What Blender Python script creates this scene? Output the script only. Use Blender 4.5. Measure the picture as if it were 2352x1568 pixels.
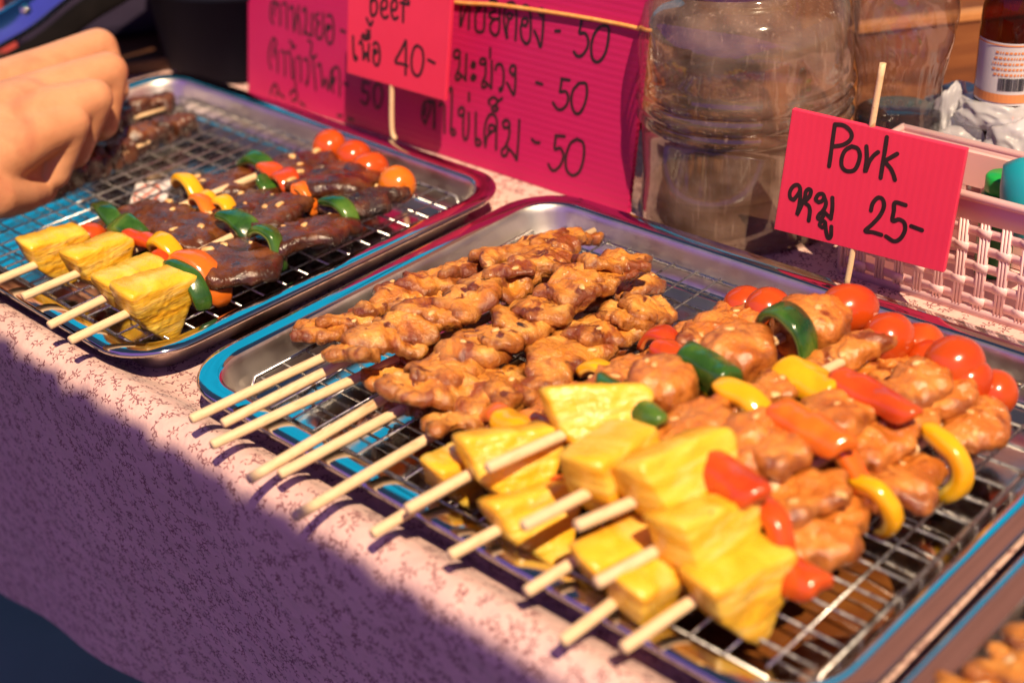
import bpy, bmesh, math, random
from mathutils import Vector, Matrix, noise
rad = math.radians
for o in list(bpy.data.objects): bpy.data.objects.remove(o)
S = bpy.context.scene
col = S.collection
RIM = 0.80                                   # world height of the tray rims

# ------------------------------------------------------------------ camera
CAM = Vector((0.5409, -0.2918, 0.3478 + RIM))
CR = Vector((0.7232, 0.6874, -0.0673)); CU = Vector((-0.3057, 0.4060, 0.8612)); CF = Vector((-0.6193, 0.6022, -0.5037))
cam = bpy.data.cameras.new('camera'); camo = bpy.data.objects.new('camera', cam); col.objects.link(camo)
m3 = Matrix((CR, CU, -CF)).transposed()
camo.matrix_world = Matrix.Translation(CAM) @ m3.to_4x4()
cam.sensor_width = 36; cam.lens = 49.93; cam.clip_start = 0.02; cam.clip_end = 500
cam.dof.use_dof = True; cam.dof.focus_distance = 0.715; cam.dof.aperture_fstop = 5.6
S.camera = camo
# ------------------------------------------------------------------ sky, sun, exposure
SUNV = Vector((0.50, -0.26, 0.82)).normalized()
elev = math.asin(SUNV.z); azim = math.atan2(SUNV.x, SUNV.y)
W = bpy.data.worlds.new('World'); S.world = W; W.use_nodes = True
nt = W.node_tree; sky = nt.nodes.new('ShaderNodeTexSky'); sky.sky_type = 'NISHITA'; sky.sun_disc = False
sky.sun_elevation = elev; sky.sun_rotation = azim; sky.air_density = 1.0; sky.dust_density = 0.2; sky.ozone_density = 3.0
nt.nodes['Background'].inputs[1].default_value = 0.034
nt.links.new(sky.outputs[0], nt.nodes['Background'].inputs[0])
sun = bpy.data.lights.new('sun', 'SUN'); sun.energy = 5.0; sun.angle = rad(0.6); sun.color = (1.0, 0.77, 0.50)
suno = bpy.data.objects.new('sun', sun); col.objects.link(suno); suno.location = SUNV * 6 + Vector((0, 0, RIM))
suno.rotation_euler = SUNV.to_track_quat('Z', 'Y').to_euler()
S.view_settings.view_transform = 'Standard'; S.view_settings.look = 'None'; S.view_settings.exposure = 0.38; S.view_settings.gamma = 1.0
S.render.engine = 'CYCLES'
cy = S.cycles; cy.use_denoising = True; cy.max_bounces = 10; cy.transparent_max_bounces = 16; cy.transmission_bounces = 8
cy.glossy_bounces = 5; cy.diffuse_bounces = 3; cy.caustics_reflective = False; cy.caustics_refractive = False; cy.sample_clamp_indirect = 4

# ------------------------------------------------------------------ pixel -> place (2352 px wide picture of the reference)
FPX = 49.93 / 36 * 2352
def ray(u, v):
    return (CF + CR * ((u - 1176) / FPX) + CU * ((784.1 - v) / FPX)).normalized()
def P(u, v, z=0.0):                          # point on the horizontal plane z above the rims
    d = ray(u, v); return CAM + d * ((z + RIM - CAM.z) / d.z)
def PY(u, v, y):
    d = ray(u, v); return CAM + d * ((y - CAM.y) / d.y)
def PP(u, v, o, n):
    d = ray(u, v); return CAM + d * ((o - CAM).dot(n) / d.dot(n))
def proj(X):
    d = X - CAM; z = d.dot(CF); return (1176 + FPX * d.dot(CR) / z, 784.1 - FPX * d.dot(CU) / z)
def PD(u, v, dep):
    d = ray(u, v); return CAM + d * (dep / d.dot(CF))
def w(x, y, z): return Vector((x, y, z + RIM))

# ------------------------------------------------------------------ materials
MATS = {}
def mat(name, cols, scale=60, detail=3, rough=0.5, metal=0.0, coat=0.0, sss=0.0, bump=None, spec=0.5, ramp=None, spots=None, rvar=0.0, stretch=None, edge=None, sssr=(0.004, 0.002, 0.001)):
    """cols: list of colours spread through a noise; spots: (colour, scale, threshold)"""
    if name in MATS: return MATS[name]
    m = bpy.data.materials.new(name); m.use_nodes = True; t = m.node_tree; N = t.nodes; Lk = t.links
    b = N['Principled BSDF']; MATS[name] = m
    b.inputs['Roughness'].default_value = rough; b.inputs['Metallic'].default_value = metal
    b.inputs['Coat Weight'].default_value = coat; b.inputs['Coat Roughness'].default_value = 0.11
    b.inputs['Specular IOR Level'].default_value = spec
    if sss: b.inputs['Subsurface Weight'].default_value = sss; b.inputs['Subsurface Radius'].default_value = (1, 0.5, 0.25); b.inputs['Subsurface Scale'].default_value = sssr[0]
    tc = N.new('ShaderNodeTexCoord'); vec = tc.outputs['Object']
    if stretch:
        mp = N.new('ShaderNodeMapping'); mp.inputs['Scale'].default_value = stretch; Lk.new(vec, mp.inputs[0]); vec = mp.outputs[0]
    def nz(sc, det, dist=0.0, rg=0.55):
        n = N.new('ShaderNodeTexNoise'); n.inputs['Scale'].default_value = sc; n.inputs['Detail'].default_value = det
        n.inputs['Distortion'].default_value = dist; n.inputs['Roughness'].default_value = rg
        Lk.new(vec, n.inputs['Vector']); return n.outputs[0]
    if len(cols) == 1: b.inputs['Base Color'].default_value = (*cols[0], 1); cout = None
    else:
        r = N.new('ShaderNodeValToRGB'); e = r.color_ramp.elements
        k = len(cols); pos = ramp or [0.32 + 0.36 * i / (k - 1) for i in range(k)]
        while len(e) < k: e.new(0.5)
        for i in range(k): e[i].position = pos[i]; e[i].color = (*cols[i], 1)
        Lk.new(nz(scale, detail, 0.4), r.inputs[0]); cout = r.outputs[0]
    for sp in (spots or []):
        mx = N.new('ShaderNodeMix'); mx.data_type = 'RGBA'
        r2 = N.new('ShaderNodeValToRGB'); r2.color_ramp.elements[0].position = sp[2]; r2.color_ramp.elements[1].position = sp[2] + (sp[3] if len(sp) > 3 else 0.06)
        Lk.new(nz(sp[1], 3, 0.8), r2.inputs[0]); Lk.new(r2.outputs[0], mx.inputs[0])
        if cout is None: mx.inputs[6].default_value = (*cols[0], 1)
        else: Lk.new(cout, mx.inputs[6])
        mx.inputs[7].default_value = (*sp[0], 1); cout = mx.outputs[2]
    if edge:                                    # roasted rims of a meat slice
        at = N.new('ShaderNodeAttribute'); at.attribute_name = 'edge'
        ad = N.new('ShaderNodeMath'); ad.operation = 'MULTIPLY_ADD'; Lk.new(nz(95, 3), ad.inputs[0]); ad.inputs[1].default_value = 0.75; Lk.new(at.outputs['Fac'], ad.inputs[2])
        r3 = N.new('ShaderNodeValToRGB'); r3.color_ramp.elements[0].position = edge[1]; r3.color_ramp.elements[1].position = edge[2]
        sb_ = N.new('ShaderNodeMath'); sb_.operation = 'SUBTRACT'; Lk.new(ad.outputs[0], sb_.inputs[0]); sb_.inputs[1].default_value = 0.5; Lk.new(sb_.outputs[0], r3.inputs[0])
        mx = N.new('ShaderNodeMix'); mx.data_type = 'RGBA'; Lk.new(r3.outputs[0], mx.inputs[0]); Lk.new(cout, mx.inputs[6]); mx.inputs[7].default_value = (*edge[0], 1); cout = mx.outputs[2]
    if cout is not None: Lk.new(cout, b.inputs['Base Color'])
    if rvar:
        mr = N.new('ShaderNodeMapRange'); mr.inputs[1].default_value = 0.35; mr.inputs[2].default_value = 0.65
        mr.inputs[3].default_value = max(0.02, rough - rvar); mr.inputs[4].default_value = rough + rvar
        Lk.new(nz(scale * 1.7, 4), mr.inputs[0]); Lk.new(mr.outputs[0], b.inputs['Roughness'])
    if bump:
        prev = None
        for (sc, st, di) in bump:
            bp = N.new('ShaderNodeBump'); bp.inputs['Strength'].default_value = st; bp.inputs['Distance'].default_value = di
            Lk.new(nz(sc, 4), bp.inputs['Height'])
            if prev: Lk.new(prev, bp.inputs['Normal'])
            prev = bp.outputs[0]
        Lk.new(prev, b.inputs['Normal']); Lk.new(prev, b.inputs['Coat Normal'])
    return m
STEELW = mat('brushed_steel', [(0.70, 0.64, 0.59), (0.78, 0.72, 0.67)], 30, 4, 0.36, 1.0, rvar=0.06, bump=[(260, 0.10, 0.001)], stretch=(1, 1, 0.25))
STEELF = mat('worn_steel', [(0.60, 0.58, 0.57), (0.68, 0.66, 0.65)], 25, 4, 0.11, 1.0, rvar=0.06, bump=[(90, 0.06, 0.001)])
STEEL = mat('stainless_steel', [(0.62, 0.60, 0.58), (0.70, 0.68, 0.66)], 18, 4, 0.09, 1.0, rvar=0.03, bump=[(30, 0.05, 0.001)])
WIRE = mat('rack_wire', [(0.42, 0.41, 0.41), (0.54, 0.53, 0.52)], 200, 3, 0.32, 1.0, rvar=0.1, spots=[((0.16, 0.10, 0.06), 90, 0.60, 0.08)])
BAMBOO = mat('bamboo', [(0.70, 0.45, 0.23), (0.82, 0.60, 0.36), (0.75, 0.50, 0.28)], 30, 3, 0.55, stretch=(40, 4, 40), bump=[(14, 0.25, 0.0006)], spots=[((0.42, 0.20, 0.07), 3.2, 0.60, 0.12)])
CHICK = mat('glazed_chicken', [(0.52, 0.155, 0.014), (0.74, 0.285, 0.038), (0.84, 0.41, 0.095)], 60, 5, 0.40, coat=0.75, sss=0.04,
            bump=[(110, 0.8, 0.0026), (360, 0.8, 0.0014), (1100, 0.8, 0.0006)], spots=[((0.30, 0.065, 0.008), 46, 0.535, 0.10), ((0.14, 0.026, 0.005), 95, 0.60, 0.07), ((0.022, 0.008, 0.004), 70, 0.685, 0.05)], rvar=0.14, edge=((0.16, 0.030, 0.005), 0.60, 0.98))
BEEF = mat('grilled_beef', [(0.050, 0.011, 0.003), (0.115, 0.029, 0.007), (0.20, 0.065, 0.018)], 70, 5, 0.30, coat=0.60,
           bump=[(160, 0.7, 0.002), (500, 0.5, 0.0009), (1300, 0.3, 0.0004)], spots=[((0.018, 0.010, 0.008), 60, 0.63, 0.07)], rvar=0.1, edge=((0.030, 0.010, 0.006), 0.70, 1.0))
CHAR = mat('charred_beef', [(0.018, 0.010, 0.008), (0.055, 0.022, 0.013), (0.14, 0.055, 0.022)], 90, 5, 0.30, coat=0.5,
           bump=[(220, 0.9, 0.003), (800, 0.5, 0.0008)], rvar=0.1)
PORK = mat('glazed_pork', [(0.46, 0.115, 0.012), (0.68, 0.225, 0.034), (0.78, 0.34, 0.085)], 50, 4, 0.32, coat=0.80, sss=0.06,
           bump=[(100, 0.8, 0.0026), (340, 0.7, 0.0013), (1100, 0.6, 0.0005)], spots=[((0.25, 0.050, 0.009), 50, 0.55, 0.10), ((0.04, 0.014, 0.006), 70, 0.70, 0.05)], rvar=0.12, edge=((0.18, 0.038, 0.008), 0.66, 1.0))
PINE = mat('pineapple_flesh', [(0.82, 0.38, 0.015), (0.88, 0.49, 0.032), (0.92, 0.61, 0.10)], 70, 3, 0.28, sss=0.25, stretch=(0.5, 0.5, 3.2), coat=0.15, sssr=(0.006, 0, 0),
           bump=[(110, 0.45, 0.0022), (420, 0.4, 0.0009)], spots=[((0.88, 0.58, 0.17), 45, 0.58, 0.16), ((0.13, 0.05, 0.012), 110, 0.705, 0.03)], rvar=0.08)
TOM = mat('tomato_skin', [(0.50, 0.045, 0.006), (0.58, 0.085, 0.008)], 30, 2, 0.20, coat=0.35, sss=0.05, bump=[(60, 0.05, 0.0006)])
TOMO = mat('tomato_skin_orange', [(0.70, 0.13, 0.008), (0.74, 0.21, 0.012)], 30, 2, 0.20, coat=0.35, sss=0.05, bump=[(60, 0.05, 0.0006)])
SCAR = mat('tomato_stem_scar', [(0.10, 0.06, 0.02), (0.22, 0.14, 0.04)], 300, 2, 0.7)
GREEN_IN = mat('green_pepper_flesh', [(0.20, 0.30, 0.07), (0.28, 0.38, 0.10)], 60, 3, 0.3, bump=[(120, 0.3, 0.001)])
GREEN = mat('green_pepper', [(0.012, 0.050, 0.008), (0.035, 0.110, 0.014), (0.10, 0.20, 0.025)], 45, 3, 0.20, coat=0.4, sss=0.08, bump=[(70, 0.35, 0.0014), (420, 0.2, 0.0004)], rvar=0.08, spots=[((0.015, 0.015, 0.008), 60, 0.68, 0.05)])
RED_IN = mat('red_pepper_flesh', [(0.66, 0.16, 0.04), (0.74, 0.24, 0.06)], 60, 3, 0.3, bump=[(120, 0.3, 0.001)])
RED = mat('red_pepper', [(0.50, 0.040, 0.008), (0.66, 0.095, 0.012)], 40, 3, 0.20, coat=0.4, sss=0.04, bump=[(70, 0.35, 0.0014), (420, 0.2, 0.0004)], rvar=0.08, spots=[((0.12, 0.02, 0.01), 55, 0.71, 0.05)])
ORANGE_IN = mat('orange_pepper_flesh', [(0.80, 0.30, 0.06), (0.84, 0.40, 0.10)], 60, 3, 0.3, bump=[(120, 0.3, 0.001)])
ORANGE = mat('orange_pepper', [(0.72, 0.115, 0.010), (0.80, 0.20, 0.016)], 40, 3, 0.22, coat=0.4, sss=0.04, bump=[(70, 0.35, 0.0014), (420, 0.2, 0.0004)], rvar=0.08, spots=[((0.2, 0.04, 0.01), 55, 0.72, 0.05)])
YELLOW_IN = mat('yellow_pepper_flesh', [(0.88, 0.58, 0.08), (0.90, 0.64, 0.14)], 60, 3, 0.3, bump=[(120, 0.3, 0.001)])
YELLOW = mat('yellow_pepper', [(0.82, 0.36, 0.006), (0.88, 0.48, 0.012)], 40, 3, 0.20, coat=0.4, sss=0.05, bump=[(70, 0.35, 0.0014), (420, 0.2, 0.0004)], rvar=0.08, spots=[((0.22, 0.07, 0.01), 55, 0.72, 0.04)])
GARLIC = mat('fried_garlic', [(0.72, 0.36, 0.12), (0.82, 0.55, 0.25)], 200, 2, 0.4, sss=0.1)
SAUCE = mat('brown_sauce', [(0.10, 0.028, 0.008), (0.20, 0.07, 0.015)], 40, 3, 0.08, coat=0.8)
INK = mat('black_marker_ink', [(0.014, 0.009, 0.011), (0.030, 0.014, 0.018)], 200, 3, 0.45)
SKIN = mat('skin', [(0.60, 0.27, 0.135), (0.68, 0.33, 0.175)], 40, 3, 0.5, sss=0.2, bump=[(70, 0.35, 0.0020), (330, 0.3, 0.0007)], spots=[((0.52, 0.20, 0.105), 24, 0.55, 0.2)])

def plastic_board(name, c, axis, pitch, st=0.16):
    m = mat(name, [tuple(x * 0.95 for x in c), c], 25, 2, 0.42, spec=0.4)
    t = m.node_tree; N = t.nodes; Lk = t.links; b = N['Principled BSDF']
    uv = N.new('ShaderNodeUVMap'); sp = N.new('ShaderNodeSeparateXYZ'); Lk.new(uv.outputs[0], sp.inputs[0])
    ml = N.new('ShaderNodeMath'); ml.operation = 'MULTIPLY'; ml.inputs[1].default_value = 2 * math.pi / pitch
    Lk.new(sp.outputs[axis], ml.inputs[0])
    sn = N.new('ShaderNodeMath'); sn.operation = 'SINE'; Lk.new(ml.outputs[0], sn.inputs[0])
    bp = N.new('ShaderNodeBump'); bp.inputs['Strength'].default_value = st; bp.inputs['Distance'].default_value = 0.0003
    Lk.new(sn.outputs[0], bp.inputs['Height']); Lk.new(bp.outputs[0], b.inputs['Normal'])
    b.inputs['Subsurface Weight'].default_value = 0.1; b.inputs['Subsurface Scale'].default_value = 0.002
    return m
BOARD = plastic_board('pink_corrugated_plastic', (0.53, 0.013, 0.112), 1, 0.0042)
BOARD2 = plastic_board('pink_corrugated_card', (0.80, 0.038, 0.105), 0, 0.0038, 0.07)

def clear(name, tint, haze, hazecol, rough=0.06, hscale=30, hlo=0.4, hhi=0.7, hbase=0.05, shine=0.035, scratch=0.0):
    """thin clear plastic or glass wall: see-through, mirror-like at glancing angles, dusty in patches"""
    m = bpy.data.materials.new(name); m.use_nodes = True; t = m.node_tree; N = t.nodes; Lk = t.links
    N.remove(N['Principled BSDF']); out = N['Material Output']
    tr = N.new('ShaderNodeBsdfTransparent'); tr.inputs[0].default_value = (*tint, 1)
    gl = N.new('ShaderNodeBsdfGlossy'); gl.inputs['Roughness'].default_value = rough
    df = N.new('ShaderNodeBsdfDiffuse'); df.inputs[0].default_value = (*hazecol, 1)
    lw = N.new('ShaderNodeLayerWeight'); lw.inputs[0].default_value = 0.5
    pw = N.new('ShaderNodeMath'); pw.operation = 'POWER'; Lk.new(lw.outputs['Facing'], pw.inputs[0]); pw.inputs[1].default_value = 4.0
    fr = N.new('ShaderNodeMath'); fr.operation = 'MULTIPLY_ADD'; Lk.new(pw.outputs[0], fr.inputs[0]); fr.inputs[1].default_value = 0.8; fr.inputs[2].default_value = shine
    tc = N.new('ShaderNodeTexCoord'); n = N.new('ShaderNodeTexNoise'); n.inputs['Scale'].default_value = hscale; n.inputs['Detail'].default_value = 6
    mp = N.new('ShaderNodeMapping'); mp.inputs['Scale'].default_value = (1, 1, 1.6); Lk.new(tc.outputs['Object'], mp.inputs[0]); Lk.new(mp.outputs[0], n.inputs['Vector'])
    mr = N.new('ShaderNodeMapRange'); mr.inputs[1].default_value = hlo; mr.inputs[2].default_value = hhi; mr.inputs[3].default_value = hbase; mr.inputs[4].default_value = haze
    Lk.new(n.outputs[0], mr.inputs[0])
    hz = mr.outputs[0]
    if scratch:                                  # fine scuffs running every way
        for k in range(2):
            m2 = N.new('ShaderNodeMapping'); m2.inputs['Rotation'].default_value = (0.3 + k, 0.5 - k, 0.9 * k); m2.inputs['Scale'].default_value = (1, 1, 0.06); Lk.new(tc.outputs['Object'], m2.inputs[0])
            n2 = N.new('ShaderNodeTexNoise'); n2.inputs['Scale'].default_value = 420; n2.inputs['Detail'].default_value = 2; Lk.new(m2.outputs[0], n2.inputs['Vector'])
            r2 = N.new('ShaderNodeMapRange'); r2.inputs[1].default_value = 0.62; r2.inputs[2].default_value = 0.78; r2.inputs[3].default_value = 0; r2.inputs[4].default_value = scratch; Lk.new(n2.outputs[0], r2.inputs[0])
            ad = N.new('ShaderNodeMath'); ad.operation = 'ADD'; ad.use_clamp = True; Lk.new(hz, ad.inputs[0]); Lk.new(r2.outputs[0], ad.inputs[1]); hz = ad.outputs[0]
    tm = N.new('ShaderNodeMix'); tm.data_type = 'RGBA'; p3 = N.new('ShaderNodeMath'); p3.operation = 'POWER'; Lk.new(lw.outputs['Facing'], p3.inputs[0]); p3.inputs[1].default_value = 3.0
    Lk.new(p3.outputs[0], tm.inputs[0]); tm.inputs[6].default_value = (*tint, 1); tm.inputs[7].default_value = (tint[0] * .50, tint[1] * .46, tint[2] * .50, 1); Lk.new(tm.outputs[2], tr.inputs[0])
    a = N.new('ShaderNodeMixShader'); Lk.new(hz, a.inputs[0]); Lk.new(tr.outputs[0], a.inputs[1]); Lk.new(df.outputs[0], a.inputs[2])
    b = N.new('ShaderNodeMixShader'); Lk.new(fr.outputs[0], b.inputs[0]); Lk.new(a.outputs[0], b.inputs[1]); Lk.new(gl.outputs[0], b.inputs[2])
    Lk.new(b.outputs[0], out.inputs[0])
    return m
JARM = clear('scratched_clear_plastic', (0.93, 0.88, 0.84), 0.28, (0.60, 0.42, 0.33), 0.06, 34, 0.38, 0.70, 0.05, 0.11, 0.20)
PETM = clear('clear_bottle_plastic', (0.93, 0.90, 0.90), 0.05, (0.62, 0.52, 0.55), 0.10, 40, 0.42, 0.75, 0.02, 0.13)
BAGM = clear('thin_plastic_bag', (0.90, 0.91, 0.95), 0.60, (0.82, 0.80, 0.86), 0.35, 18, 0.35, 0.62, 0.32)
AMBER = clear('amber_glass', (0.34, 0.10, 0.016), 0.05, (0.4, 0.2, 0.05), 0.04, 30, 0.5, 0.8, 0.0)

# ------------------------------------------------------------------ building helpers
ORG = {}
def tag(o, label=None, cat=None, group=None, kind=None):
    if label: o['label'] = label
    if cat: o['category'] = cat
    if group: o['group'] = group
    if kind: o['kind'] = kind
    return o
def thing(name, loc, label, cat, group=None):
    o = bpy.data.objects.new(name, None); col.objects.link(o); o.location = loc; o.empty_display_size = 0.01
    ORG[o.name] = Vector(loc); return tag(o, label, cat, group)
def mk(name, verts, faces, m, parent=None, smooth=True, uvs=None, origin=None):
    org = ORG[parent.name] if parent is not None else (Vector(origin) if origin is not None else Vector((0, 0, 0)))
    me = bpy.data.meshes.new(name); me.from_pydata([tuple(Vector(v) - org) for v in verts], [], faces)
    me.validate(); me.update()
    if smooth: me.polygons.foreach_set('use_smooth', [True] * len(me.polygons))
    if uvs is not None:
        ul = me.uv_layers.new(name='UVMap')
        for lp in me.loops: ul.data[lp.index].uv = uvs[lp.vertex_index]
    o = bpy.data.objects.new(name, me); col.objects.link(o)
    for mm in (m if isinstance(m, (list, tuple)) else [m]): me.materials.append(mm)
    if parent is not None: o.parent = parent; ORG[o.name] = org
    else: o.location = org; ORG[o.name] = org
    return o
class MB:
    def __init__(s): s.v = []; s.f = []
    def add(s, v, f):
        k = len(s.v); s.v += [Vector(q) for q in v]; s.f += [tuple(i + k for i in q) for q in f]; return s
    def tube(s, pts, r, n=8, closed=False, cap=True):
        pts = [Vector(p) for p in pts]; rs = r if isinstance(r, (list, tuple)) else [r] * len(pts); k = len(pts); V = []; F = []; ref = None
        for i, p in enumerate(pts):
            a = pts[(i - 1) % k] if (closed or i > 0) else p; b = pts[(i + 1) % k] if (closed or i < k - 1) else p
            d = (b - a).normalized()
            if ref is None: ref = d.orthogonal().normalized()
            ref = (ref - d * ref.dot(d)); ref = ref.normalized() if ref.length > 1e-6 else d.orthogonal().normalized()
            q = d.cross(ref)
            for j in range(n):
                t = 2 * math.pi * j / n; V.append(p + (ref * math.cos(t) + q * math.sin(t)) * rs[i])
        for i in range(k if closed else k - 1):
            for j in range(n):
                a = i * n + j; b = i * n + (j + 1) % n; c = ((i + 1) % k) * n + (j + 1) % n; e = ((i + 1) % k) * n + j; F.append((a, b, c, e))
        if cap and not closed: F.append(tuple(range(n))[::-1]); F.append(tuple((k - 1) * n + j for j in range(n)))
        return s.add(V, F)
    def box(s, c, d, rot=None):
        c = Vector(c); V = []
        for x in (-1, 1):
            for y in (-1, 1):
                for z in (-1, 1):
                    q = Vector((x * d[0] / 2, y * d[1] / 2, z * d[2] / 2)); V.append(c + (rot @ q if rot else q))
        return s.add(V, [(0, 1, 3, 2), (4, 6, 7, 5), (0, 4, 5, 1), (2, 3, 7, 6), (0, 2, 6, 4), (1, 5, 7, 3)])
    def lathe(s, prof, c, n=48, axis=None, cap=True, fn=None):
        c = Vector(c); V = []; F = []; k = len(prof)
        M = (Vector((0, 0, 1)).rotation_difference(axis).to_matrix() if axis else Matrix.Identity(3))
        for i, (r, z) in enumerate(prof):
            for j in range(n):
                t = 2 * math.pi * j / n; rr = r if fn is None else fn(r, z, t)
                V.append(c + M @ Vector((rr * math.cos(t), rr * math.sin(t), z)))
        for i in range(k - 1):
            for j in range(n): F.append((i * n + j, i * n + (j + 1) % n, (i + 1) * n + (j + 1) % n, (i + 1) * n + j))
        if cap: F.append(tuple(range(n))[::-1]); F.append(tuple((k - 1) * n + j for j in range(n)))
        return s.add(V, F)
    def out(s, name, m, parent=None, smooth=True, origin=None): return mk(name, s.v, s.f, m, parent, smooth, origin=origin)
def bevel(o, wd, seg=2):
    b = o.modifiers.new('bevel', 'BEVEL'); b.width = wd; b.segments = seg; b.limit_method = 'ANGLE'; b.angle_limit = rad(35); return o
def sm_angle(o):
    for p in o.data.polygons: p.use_smooth = True
    o.data.set_sharp_from_angle(angle=rad(40)) if hasattr(o.data, 'set_sharp_from_angle') else None
    return o
def catmull(pts, n=6):
    if len(pts) < 3: return [Vector(p) for p in pts]
    p = [Vector(q) for q in pts]; p = [p[0] * 2 - p[1]] + p + [p[-1] * 2 - p[-2]]; out = []
    for i in range(1, len(p) - 2):
        for k in range(n):
            t = k / n; a, b, c, d = p[i - 1], p[i], p[i + 1], p[i + 2]
            out.append(0.5 * ((2 * b) + (c - a) * t + (2 * a - 5 * b + 4 * c - d) * t * t + (3 * b - a - 3 * c + d) * t ** 3))
    out.append(p[-2]); return out
def rrect(x0, x1, y0, y1, r, z, n=10):
    out = []
    for cx, cy, a0 in ((x1 - r, y1 - r, 0), (x0 + r, y1 - r, 90), (x0 + r, y0 + r, 180), (x1 - r, y0 + r, 270)):
        for k in range(n + 1):
            a = rad(a0 + 90 * k / n); out.append(w(cx + r * math.cos(a), cy + r * math.sin(a), z))
    return out

# ------------------------------------------------------------------ setting: ground, table, cloth
ASPH = mat('dark_asphalt', [(0.075, 0.072, 0.080), (0.115, 0.110, 0.120)], 3, 6, 0.85, bump=[(120, 0.4, 0.004)])
def grid(nx, ny, fn):
    v = [fn(i / nx, j / ny) for j in range(ny + 1) for i in range(nx + 1)]
    f = [(j * (nx + 1) + i, j * (nx + 1) + i + 1, (j + 1) * (nx + 1) + i + 1, (j + 1) * (nx + 1) + i) for j in range(ny) for i in range(nx)]
    return v, f
v, f = grid(40, 40, lambda a, b: Vector(((a - .5) * 240, (b - .5) * 240, 0.0)))
tag(mk('ground', v, f, ASPH, smooth=False), 'dark asphalt ground below the table', kind='structure')

TZ = -0.0235
WHITEP = mat('table_laminate', [(0.5, 0.48, 0.45), (0.56, 0.54, 0.5)], 8, 2, 0.5)
DARKM = mat('dark_metal', [(0.05, 0.045, 0.045), (0.08, 0.07, 0.07)], 20, 3, 0.4, 0.9)
tb = thing('folding_table', w(0.3, 0.35, -RIM), 'folding table with dark metal legs under the patterned cloth', 'table')
bevel(MB().box(w(0.30, 0.365, TZ - 0.018), (2.30, 0.76, 0.03)).out('table_top', WHITEP, tb, False), 0.006)
for lx in (-0.78, 1.38):
    for ly in (0.05, 0.69):
        MB().tube([w(lx, ly, TZ - 0.034), w(lx, ly, -RIM)], 0.014, 12).out('leg', DARKM, tb)

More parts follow.
